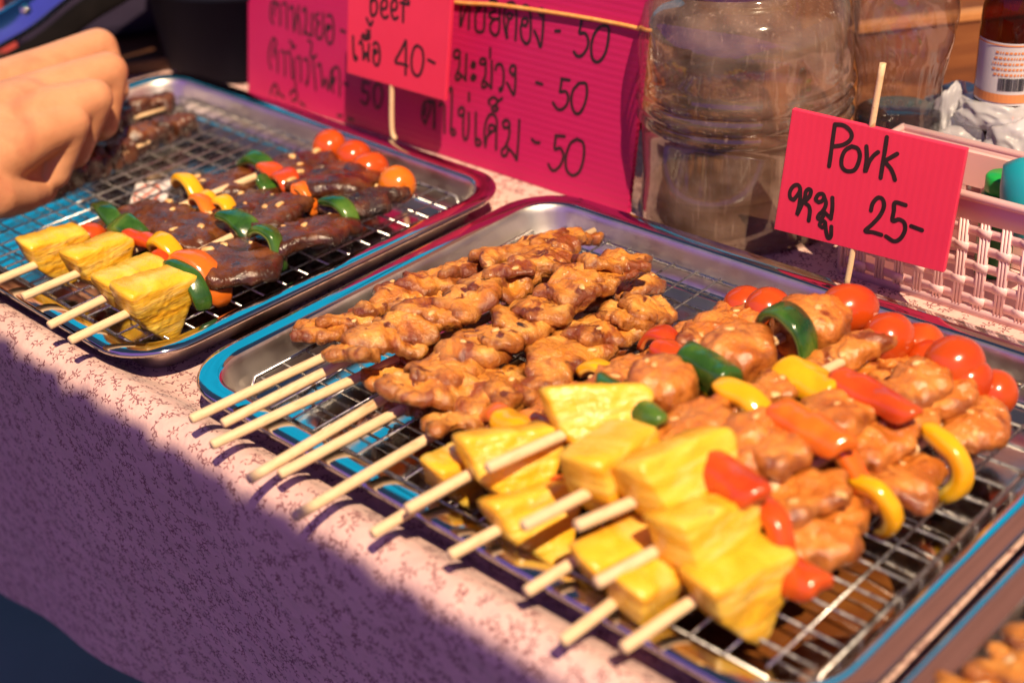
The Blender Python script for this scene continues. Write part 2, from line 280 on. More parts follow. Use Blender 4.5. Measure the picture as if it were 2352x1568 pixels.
# tablecloth: one sheet, flat on top, rounding over the front edge and hanging down
CLOTH = bpy.data.materials.new('sprigged_cotton'); CLOTH.use_nodes = True
def cloth_nodes():
    t = CLOTH.node_tree; N = t.nodes; Lk = t.links; b = N['Principled BSDF']
    b.inputs['Roughness'].default_value = 0.8; b.inputs['Specular IOR Level'].default_value = 0.25
    b.inputs['Sheen Weight'].default_value = 0.15
    uv = N.new('ShaderNodeUVMap')
    def M(op, a, b2=None, c=None):
        n = N.new('ShaderNodeMath'); n.operation = op
        for i, q in enumerate((a, b2, c)):
            if q is None: continue
            if isinstance(q, (int, float)): n.inputs[i].default_value = q
            else: Lk.new(q, n.inputs[i])
        return n.outputs[0]
    def layer(scale, off, shapes, skip):
        mp = N.new('ShaderNodeMapping'); mp.inputs['Scale'].default_value = (scale, scale, scale); mp.inputs['Location'].default_value = (off, off * 0.7, 0); Lk.new(uv.outputs[0], mp.inputs[0])
        vo = N.new('ShaderNodeTexVoronoi'); vo.voronoi_dimensions = '2D'; vo.inputs['Scale'].default_value = 1.0; vo.inputs['Randomness'].default_value = 0.85; Lk.new(mp.outputs[0], vo.inputs['Vector'])
        sb = N.new('ShaderNodeVectorMath'); sb.operation = 'SUBTRACT'; Lk.new(mp.outputs[0], sb.inputs[0]); Lk.new(vo.outputs['Position'], sb.inputs[1])
        sc = N.new('ShaderNodeSeparateColor'); Lk.new(vo.outputs['Color'], sc.inputs[0])
        ro = N.new('ShaderNodeVectorRotate'); ro.rotation_type = 'Z_AXIS'; Lk.new(sb.outputs[0], ro.inputs['Vector']); Lk.new(M('MULTIPLY', sc.outputs[0], 6.283), ro.inputs['Angle'])
        sx = N.new('ShaderNodeSeparateXYZ'); Lk.new(ro.outputs[0], sx.inputs[0]); X, Y = sx.outputs[0], sx.outputs[1]
        tot = None
        for s in shapes:
            if s[0] == 'e':                     # leaf: ellipse centre, half axes, angle
                _, cx, cy, a, b2, an = s; ca, sa = math.cos(an), math.sin(an)
                dx = M('SUBTRACT', X, cx); dy = M('SUBTRACT', Y, cy)
                p = M('DIVIDE', M('ADD', M('MULTIPLY', dx, ca), M('MULTIPLY', dy, sa)), a); q = M('DIVIDE', M('SUBTRACT', M('MULTIPLY', dy, ca), M('MULTIPLY', dx, sa)), b2)
                k = M('LESS_THAN', M('ADD', M('MULTIPLY', p, p), M('MULTIPLY', q, q)), 1.0)
            else:                               # stem: arc of a ring
                _, cx, cy, R, wd, side = s
                dx = M('SUBTRACT', X, cx); dy = M('SUBTRACT', Y, cy)
                d = M('SQRT', M('ADD', M('MULTIPLY', dx, dx), M('MULTIPLY', dy, dy)))
                k = M('MULTIPLY', M('LESS_THAN', M('ABSOLUTE', M('SUBTRACT', d, R)), wd), M('GREATER_THAN', M('MULTIPLY', dy, side), 0.03))
            tot = k if tot is None else M('MAXIMUM', tot, k)
        return M('MULTIPLY', tot, M('GREATER_THAN', sc.outputs[1], skip))
    A = layer(95, 0.0, [('r', 0.05, -0.16, 0.26, 0.028, 1), ('e', 0.30, 0.12, 0.11, 0.045, 0.6), ('e', 0.12, 0.26, 0.11, 0.045, 1.2), ('e', -0.12, 0.22, 0.11, 0.045, 2.2), ('e', -0.26, 0.02, 0.10, 0.045, 2.7), ('e', 0.02, -0.02, 0.07, 0.04, 0.2)], 0.12)
    B = layer(150, 3.3, [('e', 0.10, 0.10, 0.17, 0.055, 0.3), ('e', -0.16, -0.10, 0.16, 0.05, 1.5)], 0.30)
    C = layer(80, 7.1, [('r', 0.0, 0.10, 0.22, 0.026, -1), ('e', 0.20, -0.06, 0.10, 0.04, -0.9), ('e', -0.04, -0.22, 0.10, 0.04, 0.6), ('e', -0.22, -0.06, 0.09, 0.04, 0.9)], 0.22)
    k = M('MAXIMUM', M('MAXIMUM', A, B), C)
    n = N.new('ShaderNodeTexNoise'); n.inputs['Scale'].default_value = 14; n.inputs['Detail'].default_value = 3; Lk.new(uv.outputs[0], n.inputs['Vector'])
    r = N.new('ShaderNodeValToRGB'); r.color_ramp.elements[0].position = 0.3; r.color_ramp.elements[0].color = (0.67, 0.43, 0.39, 1); r.color_ramp.elements[1].position = 0.7; r.color_ramp.elements[1].color = (0.75, 0.50, 0.44, 1); Lk.new(n.outputs[0], r.inputs[0])
    mx = N.new('ShaderNodeMix'); mx.data_type = 'RGBA'; Lk.new(M('MULTIPLY', k, 0.85), mx.inputs[0]); Lk.new(r.outputs[0], mx.inputs[6]); mx.inputs[7].default_value = (0.17, 0.040, 0.055, 1)
    Lk.new(mx.outputs[2], b.inputs['Base Color'])
    wv = N.new('ShaderNodeTexNoise'); wv.inputs['Scale'].default_value = 900; Lk.new(uv.outputs[0], wv.inputs['Vector'])
    w2 = N.new('ShaderNodeTexNoise'); w2.inputs['Scale'].default_value = 48; w2.inputs['Detail'].default_value = 4; Lk.new(uv.outputs[0], w2.inputs['Vector'])
    b1 = N.new('ShaderNodeBump'); b1.inputs['Strength'].default_value = 0.35; b1.inputs['Distance'].default_value = 0.0005; Lk.new(wv.outputs[0], b1.inputs['Height'])
    b2 = N.new('ShaderNodeBump'); b2.inputs['Strength'].default_value = 0.6; b2.inputs['Distance'].default_value = 0.007; Lk.new(w2.outputs[0], b2.inputs['Height']); Lk.new(b1.outputs[0], b2.inputs['Normal'])
    Lk.new(b2.outputs[0], b.inputs['Normal'])
cloth_nodes()
def cloth():
    NX, X0, X1 = 220, -0.86, 1.46; R = 0.015; YE = -0.009
    prof = []                                    # (arc length, y, z, hang 0..1)
    yb = 0.745
    yk = 0.014; LIP = 0.0115                     # low lip shaped into the cloth to narrow the tray rims' shadow
    for k in range(22): prof.append((k / 22 * (yb - yk), yb - k / 22 * (yb - yk), TZ + 0.0015, 0.0))
    s0 = yb - yk
    for k in range(10):
        q = k / 9; e = q * q * (3 - 2 * q); prof.append((s0 + q * 0.026, yk - q * (yk - YE), TZ + 0.0015 + LIP * e, 0.0))
    s0 += 0.026; TK = rad(90 + 5)
    for k in range(1, 12):
        a = TK * k / 11; prof.append((s0 + R * a, YE - R * math.sin(a), TZ + 0.0015 + LIP - R + R * math.cos(a), 0.0))
    s1 = s0 + R * TK; ye_, ze_ = prof[-1][1], prof[-1][2]
    for k in range(1, 45): prof.append((s1 + k / 44 * 0.24, ye_, ze_, k / 44))
    V = []; UV = []
    for (s, y, z, h) in prof:
        for i in range(NX + 1):
            x = X0 + (X1 - X0) * i / NX
            hem = -0.288 + 0.18 * (x + 0.27) + 0.006 * noise.noise(Vector((x * 9, 0, 3)))
            if x < -0.30: hem += 0.10 * min(1, (-0.30 - x) / 0.25)
            L = ze_ - hem
            zz = z - h * L; yy = y + math.tan(rad(5)) * h * L
            if h > 0:
                yy += (0.005 * math.sin(x * 13 + 1.0) + 0.0025 * math.sin(x * 31 + h * 2)) * h ** 1.3 + 0.002 * noise.noise(Vector((x * 14, h * 3, 0))) * min(1, h * 6)
            else:
                e = max(0.0, 1 - abs(y - YE + 0.01) / 0.03); zz += 0.0016 * noise.noise(Vector((x * 30, y * 30, 1))) * e
            V.append(w(x, yy, zz)); UV.append((x, s if h == 0 else s1 + h * L))
    n = NX + 1
    F = [(j * n + i, (j + 1) * n + i, (j + 1) * n + i + 1, j * n + i + 1) for j in range(len(prof) - 1) for i in range(NX)]
    o = mk('tablecloth', V, F, CLOTH, uvs=UV)
    return tag(o, 'pink cotton tablecloth with tiny dark red sprigs hanging over the table edge', 'tablecloth')
cloth()

# ------------------------------------------------------------------ trays and racks
TW, TD = 0.369, 0.270
def tray(x0, y0, label, group, yaw=0.0):
    r = thing('steel_tray', w(x0 + TW / 2, y0 + TD / 2, TZ), label, 'tray', group)
    prof = [(0.0004, -0.0030), (0.0, -0.0016), (0.0006, -0.0005), (0.0018, 0.0), (0.0060, 0.0001), (0.0105, -0.0001), (0.0122, -0.0008), (0.0134, -0.0022), (0.0144, -0.0050), (0.0164, -0.0110), (0.0188, -0.0172), (0.0205, -0.0200), (0.0232, -0.0215), (0.0275, -0.0219), (0.040, -0.0219)]
    V = []; F = []; n = 44
    for (ins, z) in prof: V += rrect(x0 + ins, x0 + TW - ins, y0 + ins, y0 + TD - ins, max(0.006, 0.036 - ins), z)
    for k in range(len(prof) - 1):
        for j in range(n): F.append((k * n + j, k * n + (j + 1) % n, (k + 1) * n + (j + 1) % n, (k + 1) * n + j))
    F.append(tuple((len(prof) - 1) * n + j for j in range(n)))
    c = w(x0 + TW / 2, y0 + TD / 2, 0); M = Matrix.Rotation(yaw, 3, 'Z')
    V = [c + M @ (q - c) for q in V]
    o = mk('pan', V, F, [STEEL, STEELW, STEELF], r)
    o.data.polygons.foreach_set('material_index', [0 if i // n < 6 else (1 if i // n < 11 else 2) for i in range(len(F))])
    so = o.modifiers.new('thickness', 'SOLIDIFY'); so.thickness = 0.0007; so.offset = -1
    return r
def rack(x0, y0, label, group, yaw=0.0):
    a, b, c, d = x0 + 0.0225, x0 + TW - 0.0225, y0 + 0.0215, y0 + TD - 0.0215; zb = -0.0105
    r = thing('wire_rack', w((a + b) / 2, (c + d) / 2, zb), label, 'cooling rack', group)
    cc = w(x0 + TW / 2, y0 + TD / 2, 0); M = Matrix.Rotation(yaw, 3, 'Z')
    fr = MB(); loop = []
    R = 0.013; base = rrect(a, b, c, d, R, zb, 8)
    for k, q in enumerate(base):                 # the border dips to the tray floor at each corner as a foot
        t = (k % 9) / 8; q = q.copy(); q.z -= 0.0098 * max(0, math.sin(math.pi * t)) ** 0.7; loop.append(q)
    fr.tube(loop, 0.00112, 8, closed=True)
    g = MB(); nx = int(round((b - a) / 0.0152)); ny = int(round((d - c) / 0.0150))
    for i in range(1, nx):
        x = a + (b - a) * i / nx; e = 0.004 if i in (1, nx - 1) else 0
        g.tube([w(x, c - 0.001 + e, zb + 0.0013), w(x, d + 0.001 - e, zb + 0.0013)], 0.00064, 6)
    for j in range(1, ny):
        y = c + (d - c) * j / ny; e = 0.004 if j in (1, ny - 1) else 0
        g.tube([w(a - 0.001 + e, y, zb - 0.0002), w(b + 0.001 - e, y, zb - 0.0002)], 0.00068, 6)
    for mb in (fr, g): mb.v = [cc + M @ (q - cc) for q in mb.v]
    fr.out('border_wire', WIRE, r); g.out('grid', WIRE, r)
    return r
T1X, T1Y, T1A = -0.0138 - TW, -0.0068, -0.018
T3X = TW + 0.005
trays = [(T1X, T1Y + TW / 2 * 0.018 * 1, T1A, 'left tray', 'holding the pineapple and beef skewers'), (0, 0, 0, 'middle tray', 'holding chicken and mixed pork skewers'), (T3X, -0.004, 0.0, 'right tray', 'cut off by the lower right corner')]
t1 = tray(trays[0][0], trays[0][1], 'steel tray holding the dark beef and pineapple skewers beside the hand', 'steel trays set along the table', T1A)
tray(0, 0, 'steel tray in the middle, holding the golden chicken and tomato skewers', 'steel trays set along the table')
tray(trays[2][0], trays[2][1], 'steel tray cut off by the lower right corner, beside the middle tray', 'steel trays set along the table')
rack(trays[0][0], trays[0][1], 'wire rack under the dark beef skewers, half of it bare', 'wire racks inside the trays', T1A)
rack(0, 0, 'wire rack under the golden chicken and tomato skewers', 'wire racks inside the trays')
rack(trays[2][0], trays[2][1], 'wire rack in the tray at the lower right corner', 'wire racks inside the trays')
def puddle(name, cx, cy, rx, ry, seed, label):
    rnd = random.Random(seed); n = 60; V = [w(cx, cy, -0.0208)]; ph = [rnd.uniform(0, 6.3) for _ in range(6)]
    for ring in (0.8, 1.0):
        for k in range(n):
            a = 2 * math.pi * k / n; q = ring * (1 + sum(0.16 / (1 + i * .5) * math.sin((i + 2) * a + ph[i]) for i in range(6)))
            V.append(w(cx + rx * q * math.cos(a), cy + ry * q * math.sin(a), -0.0208 if ring < 1 else -0.0217))
    F = [(0, 1 + k, 1 + (k + 1) % n) for k in range(n)] + [(1 + k, 1 + n + k, 1 + n + (k + 1) % n, 1 + (k + 1) % n) for k in range(n)]
    return tag(mk(name, V, F, SAUCE), label, 'sauce', kind='stuff')
puddle('sauce_puddle', -0.13, 0.10, 0.085, 0.060, 3, 'brown sauce pooled on the tray floor under the beef skewers')
puddle('sauce_puddle', 0.115, 0.115, 0.055, 0.060, 5, 'brown sauce pooled on the tray floor under the chicken skewers')
puddle('sauce_puddle', 0.30, 0.075, 0.035, 0.045, 8, 'brown sauce drips on the tray floor beside the pork skewers')
# printed sticker on the bare part of the left tray floor
STK = mat('white_sticker', [(0.78, 0.70, 0.70), (0.84, 0.78, 0.78)], 30, 2, 0.4); STR = mat('red_print', [(0.70, 0.10, 0.03), (0.75, 0.14, 0.05)], 40, 2, 0.4)
sc = P(345, 447, -0.0213); st = MB()
ex = (P(385, 440, -0.0213) - P(300, 452, -0.0213)); ey = (P(355, 415, -0.0213) - P(335, 478, -0.0213))
st.add([sc - ex * .5 - ey * .5, sc + ex * .5 - ey * .5, sc + ex * .5 + ey * .5, sc - ex * .5 + ey * .5], [(0, 1, 2, 3)])
so = st.out('sticker', STK, t1, False)
pr = MB(); ring = [sc + Vector((0, 0, .0004)) + ex * .34 * math.cos(a / 24 * 6.283) - ex * .08 + ey * .36 * math.sin(a / 24 * 6.283) for a in range(24)]
pr.tube(ring, 0.0007, 6, closed=True); pr.tube([sc - ex * .30 - ey * .22 + Vector((0, 0, .0004)), sc + ex * .16 + ey * .24 + Vector((0, 0, .0004))], 0.0007, 6); pr.out('print', STR, so)

# ------------------------------------------------------------------ food shapes
def blobmesh(o, e, s, n, L, Wd, T, rfun, flat, rings=20, seg=44, bend=0.0, amp=(0, 0, 0), freq=(90, 220, 600), seed=0, wave=0.0, ridge=0.0):
    """rounded slab: outline rfun(theta) in the (e, s) plane, thickness along n, dented by noise"""
    dense = []
    for k in range(201):
        ph = -math.pi / 2 + math.pi * k / 200; c, q = math.cos(ph), math.sin(ph)
        dense.append((max(0, c) ** flat, math.copysign(abs(q) ** flat, q)))
    ln = [0.0]
    for k in range(200): ln.append(ln[-1] + math.hypot((dense[k + 1][0] - dense[k][0]) * 0.5 * (L + Wd), (dense[k + 1][1] - dense[k][1]) * T))
    prof = []; k = 0
    for i in range(1, rings):
        tgt = ln[-1] * i / rings
        while ln[k + 1] < tgt: k += 1
        u = (tgt - ln[k]) / max(1e-9, ln[k + 1] - ln[k]); prof.append(tuple(dense[k][m] * (1 - u) + dense[k + 1][m] * u for m in (0, 1)))
    bm = bmesh.new(); R = []
    sh = Vector((seed * 3.17 % 50, seed * 1.73 % 50, seed * 0.91 % 50))
    def put(x, y, z):
        z2 = z - bend * (y / max(Wd, 1e-6)) ** 2 * Wd
        if wave: z2 += wave * noise.noise(Vector((x, y, 0)) * 42 + sh)
        return bm.verts.new(o + e * x + s * y + n * z2)
    bot = put(0, 0, prof[0][1] * T); 
    for (rho, ze) in prof:
        row = []
        for j in range(seg):
            t = 2 * math.pi * j / seg; q = rho * rfun(t); row.append(put(q * math.cos(t) * L, q * math.sin(t) * Wd, ze * T))
        R.append(row)
    top = put(0, 0, prof[-1][1] * T)
    for i in range(len(R) - 1):
        for j in range(seg): bm.faces.new((R[i][j], R[i][(j + 1) % seg], R[i + 1][(j + 1) % seg], R[i + 1][j]))
    for j in range(seg):
        bm.faces.new((bot, R[0][(j + 1) % seg], R[0][j])); bm.faces.new((top, R[-1][j], R[-1][(j + 1) % seg]))
    bmesh.ops.recalc_face_normals(bm, faces=bm.faces); bm.normal_update()
    mv = []
    for q in bm.verts:
        d = 0
        for a_, f_ in zip(amp, freq):
            if a_: d += a_ * noise.noise((q.co - o) * f_ + sh)
        if ridge:                                # folds: sharp crests with soft hollows, running across the slice
            c_ = q.co - o; c_ = Vector((c_.dot(e) * 85, c_.dot(s) * 42, c_.dot(n) * 60)) + sh
            d += ridge * (0.55 - 1.9 * abs(noise.noise(c_))) + ridge * 0.45 * (0.5 - 1.9 * abs(noise.noise(c_ * 2.3)))
        mv.append(q.normal * d)
    for q, d in zip(bm.verts, mv): q.co += d
    RHO[:] = [0.0] + [p[0] for p in prof for _ in range(seg)] + [0.0]
    bm.verts.index_update()
    out = ([q.co.copy() for q in bm.verts], [tuple(q.index for q in fc.verts) for fc in bm.faces]); bm.free(); return out
def lobes(seed, k0=2, k1=8, a=0.12, sharp=0.0, rag=0.0):
    r = random.Random(seed); c = [(k, r.uniform(0, 6.283), a * r.uniform(.5, 1.2) / (k ** 0.45)) for k in range(k0, k1)]
    def fn(t):
        v = 1 + sum(A * math.sin(k * t + p) for k, p, A in c)
        if rag: v += rag * (noise.noise(Vector((math.cos(t) * 3.2, math.sin(t) * 3.2, seed * 1.7))) + 0.6 * noise.noise(Vector((math.cos(t) * 7.5, math.sin(t) * 7.5, seed * 2.9))))
        if sharp: v += sharp * max(0, math.sin(3 * t + c[0][1])) ** 6
        return v
    return fn
def tri(pts):
    """rounded polygon outline as a radius function"""
    def fn(t):
        dx, dy = math.cos(t), math.sin(t); best = 9
        for i in range(len(pts)):
            (x1, y1), (x2, y2) = pts[i], pts[(i + 1) % len(pts)]
            den = dx * (y2 - y1) - dy * (x2 - x1)
            if abs(den) < 1e-9: continue
            q = (x1 * (y2 - y1) - y1 * (x2 - x1)) / den; m = (x1 * dy - y1 * dx) / den
            if q > 0 and -1e-6 <= m <= 1 + 1e-6: best = min(best, q)
        return best
    def sm(t):
        return sum(wt * fn(t + k * 0.09) for k, wt in ((-1, .2), (0, .6), (1, .2)))
    return sm
SEED = [11]; RHO = []
def frame(e, yaw=0, pitch=0, roll=0):
    e = e.normalized(); s = Vector((0, 0, 1)).cross(e).normalized() * -1; n = s.cross(e) * -1
    if n.z < 0: n = -n
    M = Matrix.Rotation(yaw, 3, n); e2 = M @ e; s2 = M @ s
    M = Matrix.Rotation(pitch, 3, s2); e2 = M @ e2; n2 = M @ n
    M = Matrix.Rotation(roll, 3, e2); return e2, M @ s2, M @ n2
def garlic_on(verts, faces, n, root, part, num, seed, size=0.0016):
    rnd = random.Random(seed); zm = sum(q[2] for q in verts) / len(verts)
    up = [f for f in faces if len(f) == 4 and verts[f[0]][2] > zm and abs((Vector(verts[f[1]]) - Vector(verts[f[0]])).cross(Vector(verts[f[3]]) - Vector(verts[f[0]])).normalized().z) > 0.6]
    if not up: return
    mb = MB()
    for _ in range(num):
        f = rnd.choice(up); c = sum((Vector(verts[i]) for i in f), Vector()) / 4
        a = rnd.uniform(0, 6.28); e = Vector((math.cos(a), math.sin(a), 0)); s = Vector((-math.sin(a), math.cos(a), 0)); k = size * rnd.uniform(.6, 1.4)
        V, F = blobmesh(c, e, s, Vector((0, 0, 1)), k * 1.4, k * .85, k * .45, lobes(rnd.random() * 99, 2, 5, .2), .8, 6, 10); mb.add(V, F)
    mb.out('garlic_bits', GARLIC, part)
def edged(o):
    at = o.data.attributes.new('edge', 'FLOAT', 'POINT')
    at.data.foreach_set('value', RHO[:len(o.data.vertices)]); return o
def piece(kind, pos, e, root, k):
    SEED[0] += 1; sd = SEED[0]; r = random.Random(sd); sz = k.get('s', 1.0); D = lambda q, d: rad(k.get(q, d))
    if kind in ('chick', 'beef', 'char', 'cube'):
        m = {'chick': CHICK, 'beef': BEEF, 'char': CHAR, 'cube': BEEF}[kind]
        e2, s2, n2 = frame(e, D('yaw', r.uniform(-18, 18)), D('pitch', r.uniform(-17, -5) if kind == 'chick' else r.uniform(-11, 5)), D('roll', r.uniform(-12, 12)))
        if kind == 'chick': L, Wd, T, am, a, bend, wv = 0.0215, 0.0146, 0.0034, (0.0008, 0.0008, 0.0006), 0.15, 0.14, 0.0045
        elif kind == 'cube': L, Wd, T, am, a, bend, wv = 0.0105, 0.0100, 0.0085, (0.0028, 0.0016, 0.0005), 0.10, 0.05, 0.001
        else: L, Wd, T, am, a, bend, wv = 0.0265, 0.0250, 0.0046, (0.0012, 0.0010, 0.0006), 0.10, 0.10, 0.0030
        L *= k.get('l', 1) * sz; Wd *= k.get('w', 1) * sz; T *= k.get('t', 1) * sz ** .5
        V, F = blobmesh(pos, e2, s2, n2, L, Wd, T, lobes(sd, 2, 8, a, 0.05 if kind == 'chick' else 0.03, 0.11 if kind == 'chick' else 0.07), 0.50, 24, 80, bend, am, (62, 170, 480), sd, wv, {'chick': .0021, 'beef': .0013, 'char': .0016}.get(kind, 0))
        o = edged(mk('meat_piece', V, F, m, root))
        if kind != 'cube': garlic_on(V, F, n2, root, o, 3 if kind == 'beef' else (2 if kind == 'char' else 1), sd, 0.0021 if kind == 'beef' else 0.0014)
        return o
    if kind in ('pork', 'roll'):
        e2, s2, n2 = frame(e, D('yaw', r.uniform(-10, 10)), D('pitch', r.uniform(-8, 8)), D('roll', r.uniform(-10, 10)))
        if kind == 'roll': L, Wd, T, fl, am = 0.0165, 0.0150, 0.0120, 0.50, (0.0016, 0.0012, 0.0005)
        else: L, Wd, T, fl, am = 0.0215, 0.0130, 0.0046, 0.56, (0.0012, 0.0010, 0.0007)
        L *= k.get('l', 1) * sz; Wd *= k.get('w', 1) * sz; T *= k.get('t', 1) * sz
        V, F = blobmesh(pos, e2, s2, n2, L, Wd, T, lobes(sd, 2, 8, 0.05 if kind == 'roll' else 0.13, 0, 0.02 if kind == 'roll' else 0.10), fl, 26, 72, 0.12, am, (80, 200, 520), sd, 0.0015, 0.0007 if kind == 'roll' else 0.0018)
        o = edged(mk('meat_piece', V, F, PORK, root)); garlic_on(V, F, n2, root, o, 2, sd); return o
    if kind == 'pine':
        e2, s2, n2 = frame(e, D('yaw', r.uniform(-8, 8)), D('pitch', r.uniform(-8, 8)), D('roll', r.uniform(-6, 12) + k.get('lean', 0)))
        pts = k.get('pts', [(-0.0160, 0.0140), (0.0190, 0.0085), (0.0205, 0.0045), (0.0060, -0.0190), (0.0010, -0.0195), (-0.0125, -0.0020)])
        fl = k.get('flip', 1); pts = [(x * sz * fl * 1.10, z * sz * 1.12) for x, z in pts]
        if fl < 0: pts = pts[::-1]
        V, F = blobmesh(pos, e2, n2, s2, 1, 1, k.get('th', 0.0092) * sz, tri(pts), 0.24, 44, 96, 0, (0.0013, 0.0004, 0.0002), (90, 330, 900), sd)
        return mk('pineapple_wedge', V, F, PINE, root)
    if kind in ('tom', 'tomo'):
        e2, s2, n2 = frame(e, D('yaw', r.uniform(-25, 25)), D('pitch', r.uniform(-15, 15)), 0)
        R = 0.0109 * sz; mb = MB(); prof = []
        for i in range(23):
            t = math.pi * i / 22; prof.append((max(1e-5, R * math.sin(t) * (1 + 0.03 * math.cos(t))), -R * k.get('el', 1.12) * math.cos(t) + (0.0012 if i in (0,) else 0)))
        mb.lathe(prof, pos, 36, e2); sh = Vector((sd * 1.3, sd, 0))
        mb.v = [q + (q - pos).normalized() * R * (0.055 * noise.noise((q - pos) * 55 + sh) + 0.02 * noise.noise((q - pos) * 190 + sh)) for q in mb.v]
        o = mb.out('cherry_tomato', [TOMO if kind == 'tomo' else TOM, SCAR], root)
        o.data.polygons.foreach_set('material_index', [1 if q >= 36 * 20 else 0 for q in range(len(o.data.polygons))]); return o
    if kind in ('gp', 'rp', 'op', 'yp'):          # bell pepper strip, an arc round the stick
        m = {'gp': GREEN, 'rp': RED, 'op': ORANGE, 'yp': YELLOW}[kind]; nm = {'gp': 'green_pepper', 'rp': 'red_pepper', 'op': 'orange_pepper', 'yp': 'yellow_pepper'}[kind]
        e2, s2, n2 = frame(e, D('yaw', r.uniform(-12, 12)), D('pitch', r.uniform(-12, 12)), 0)
        Rr = k.get('r', 0.0125) * sz; a0, a1 = k.get('arc', (-60, 70)); wd = k.get('wd', 0.0060) * .90; th = k.get('th', 0.0022); na, nc = 26, 14
        V = []; F = []; sh = Vector((sd * 2.3, sd * 1.1, 0))
        for i in range(na + 1):
            u = i / na; a = rad(a0 + (a1 - a0) * u); tp = min(1, 0.62 + 0.38 * (math.sin(math.pi * u) * 2.2) ** 0.6) if 0 < u < 1 else 0.55
            rr = Rr * (1 + 0.10 * math.sin(3.1 * u * 2 + sd)); twist = 0.25 * math.sin(u * 3 + sd)
            dr = s2 * -math.sin(a) + n2 * math.cos(a)
            c = pos - n2 * Rr * k.get('sink', 0.25) + dr * rr
            for j in range(nc):
                t = 2 * math.pi * j / nc; x = wd * tp * (1 + 0.12 * noise.noise(Vector((u * 3, sd, 0)))) * math.copysign(abs(math.cos(t)) ** 0.4, math.cos(t)); y = th * (0.6 + 0.4 * tp) * math.copysign(abs(math.sin(t)) ** 0.5, math.sin(t))
                y += th * 0.5 * (x / wd) ** 2 * -1
                q = c + e2 * (x * math.cos(twist) - y * math.sin(twist)) + dr * (x * math.sin(twist) + y * math.cos(twist)); q += dr * 0.0008 * noise.noise(q * 120 + sh); V.append(q)
        for i in range(na):
            for j in range(nc): F.append((i * nc + j, i * nc + (j + 1) % nc, (i + 1) * nc + (j + 1) % nc, (i + 1) * nc + j))
        F.append(tuple(range(nc))[::-1]); F.append(tuple(na * nc + j for j in range(nc)))
        inn = {'gp': GREEN_IN, 'rp': RED_IN, 'op': ORANGE_IN, 'yp': YELLOW_IN}[kind]; o = mk(nm, V, F, [m, inn], root)
        o.data.polygons.foreach_set('material_index', [1 if q < na * nc and math.sin(2 * math.pi * (q % nc + .5) / nc) < -0.2 or q >= na * nc else 0 for q in range(len(o.data.polygons))]); return o
    if kind == 'ps':                              # chunky straight pepper stick lying across the skewer
        m, nm = {'r': (RED, 'red_pepper'), 'o': (ORANGE, 'orange_pepper'), 'g': (GREEN, 'green_pepper'), 'y': (YELLOW, 'yellow_pepper')}[k['c']]
        e2, s2, n2 = frame(e, D('yaw', 0), D('pitch', 0), D('roll', 0))
        V, F = blobmesh(pos, s2, e2, n2, k.get('l', 0.017), k.get('w', 0.0062) * 1.05, k.get('t', 0.0045) * .50, (lambda f: (lambda t: 0.93 * f(t) / (abs(math.cos(t)) ** 5 + abs(math.sin(t)) ** 5) ** 0.2))(lobes(sd, 2, 5, 0.06)), 0.30, 22, 44, 0.55, (0.0012, 0.0005, 0), (90, 220, 1), sd, 0.001)
        return mk(nm, V, F, m, root)
def skewer(label, group, tip, end, zt, ze, pieces, cat='skewer', r=0.0024, stick=True):
    A, B = P(*tip, zt), P(*end, ze); d = (B - A)
    root = thing('meat_skewer', A, label, cat, group)
    e = d.normalized()
    if stick:
        mb = MB(); pts = [A + d * t for t in (0, 0.004, 0.25, 0.5, 0.75, 1)]; mb.tube(pts, [r * .86, r, r * 1.02, r, r * .98, r * .8], 12); mb.out('stick', BAMBOO, root)
    for q in pieces:
        kind, u, v_ = q[:3]; k = dict(q[3]) if len(q) > 3 else {}
        best = min((abs(proj(A + d * (t / 60))[0] - u) + abs(proj(A + d * (t / 60))[1] - v_), t / 60) for t in range(61))[1]
        z = (A + d * best).z - RIM + k.get('dz', 0)
        piece(kind, P(u, v_, z), e, root, k)
    return root

# ------------------------------------------------------------------ left tray: pineapple and beef skewers
G1 = 'beef and pineapple skewers on the left tray'
skewer('beef skewer with a pineapple wedge, its stick running out of the picture', G1, (-90, 678), (762, 336), 0.006, 0.002, [
    ('pine', 122, 582, {'s': .98}), ('tom', 208, 548, {'s': .85}), ('gp', 250, 512, {'arc': (-95, 60), 'r': .0150}), ('beef', 345, 492, {'dz': -.003, 's': .80}),
    ('yp', 436, 452, {'arc': (-80, 60), 'r': .0155}), ('yp', 470, 478, {'arc': (-80, 10), 'r': .0125}), ('beef', 505, 424, {'dz': -.002, 's': .86}), ('gp', 588, 392, {'arc': (-95, 75), 'r': .0150}), ('gp', 592, 432, {'arc': (-90, -20), 'r': .0120}), ('rp', 630, 415, {'arc': (-80, 50), 'wd': .0075}), ('beef', 668, 372, {'dz': -.002, 's': .84}), ('tom', 757, 337)])
skewer('beef skewer with a green and a red pepper strip, second from the back', G1, (52, 682), (818, 358), 0.006, 0.002, [
    ('pine', 226, 606, {}), ('gp', 292, 545, {'arc': (-100, 50), 'r': .0150, 'wd': .0085}), ('ps', 330, 543, {'c': 'r', 'yaw': 8, 'l': .016, 'dz': .008, 'w': .005}), ('beef', 390, 520, {'dz': -.002, 's': .98}),
    ('op', 468, 492, {'arc': (-75, 60)}), ('yp', 510, 492, {'arc': (-90, 20)}), ('beef', 556, 470, {'dz': -.001, 's': 1.0}), ('rp', 648, 430, {'arc': (-75, 60), 'wd': .008}), ('op', 686, 466, {'arc': (-80, 10)}), ('beef', 715, 400, {'s': 1.0, 'dz': .001}), ('tom', 812, 360)])
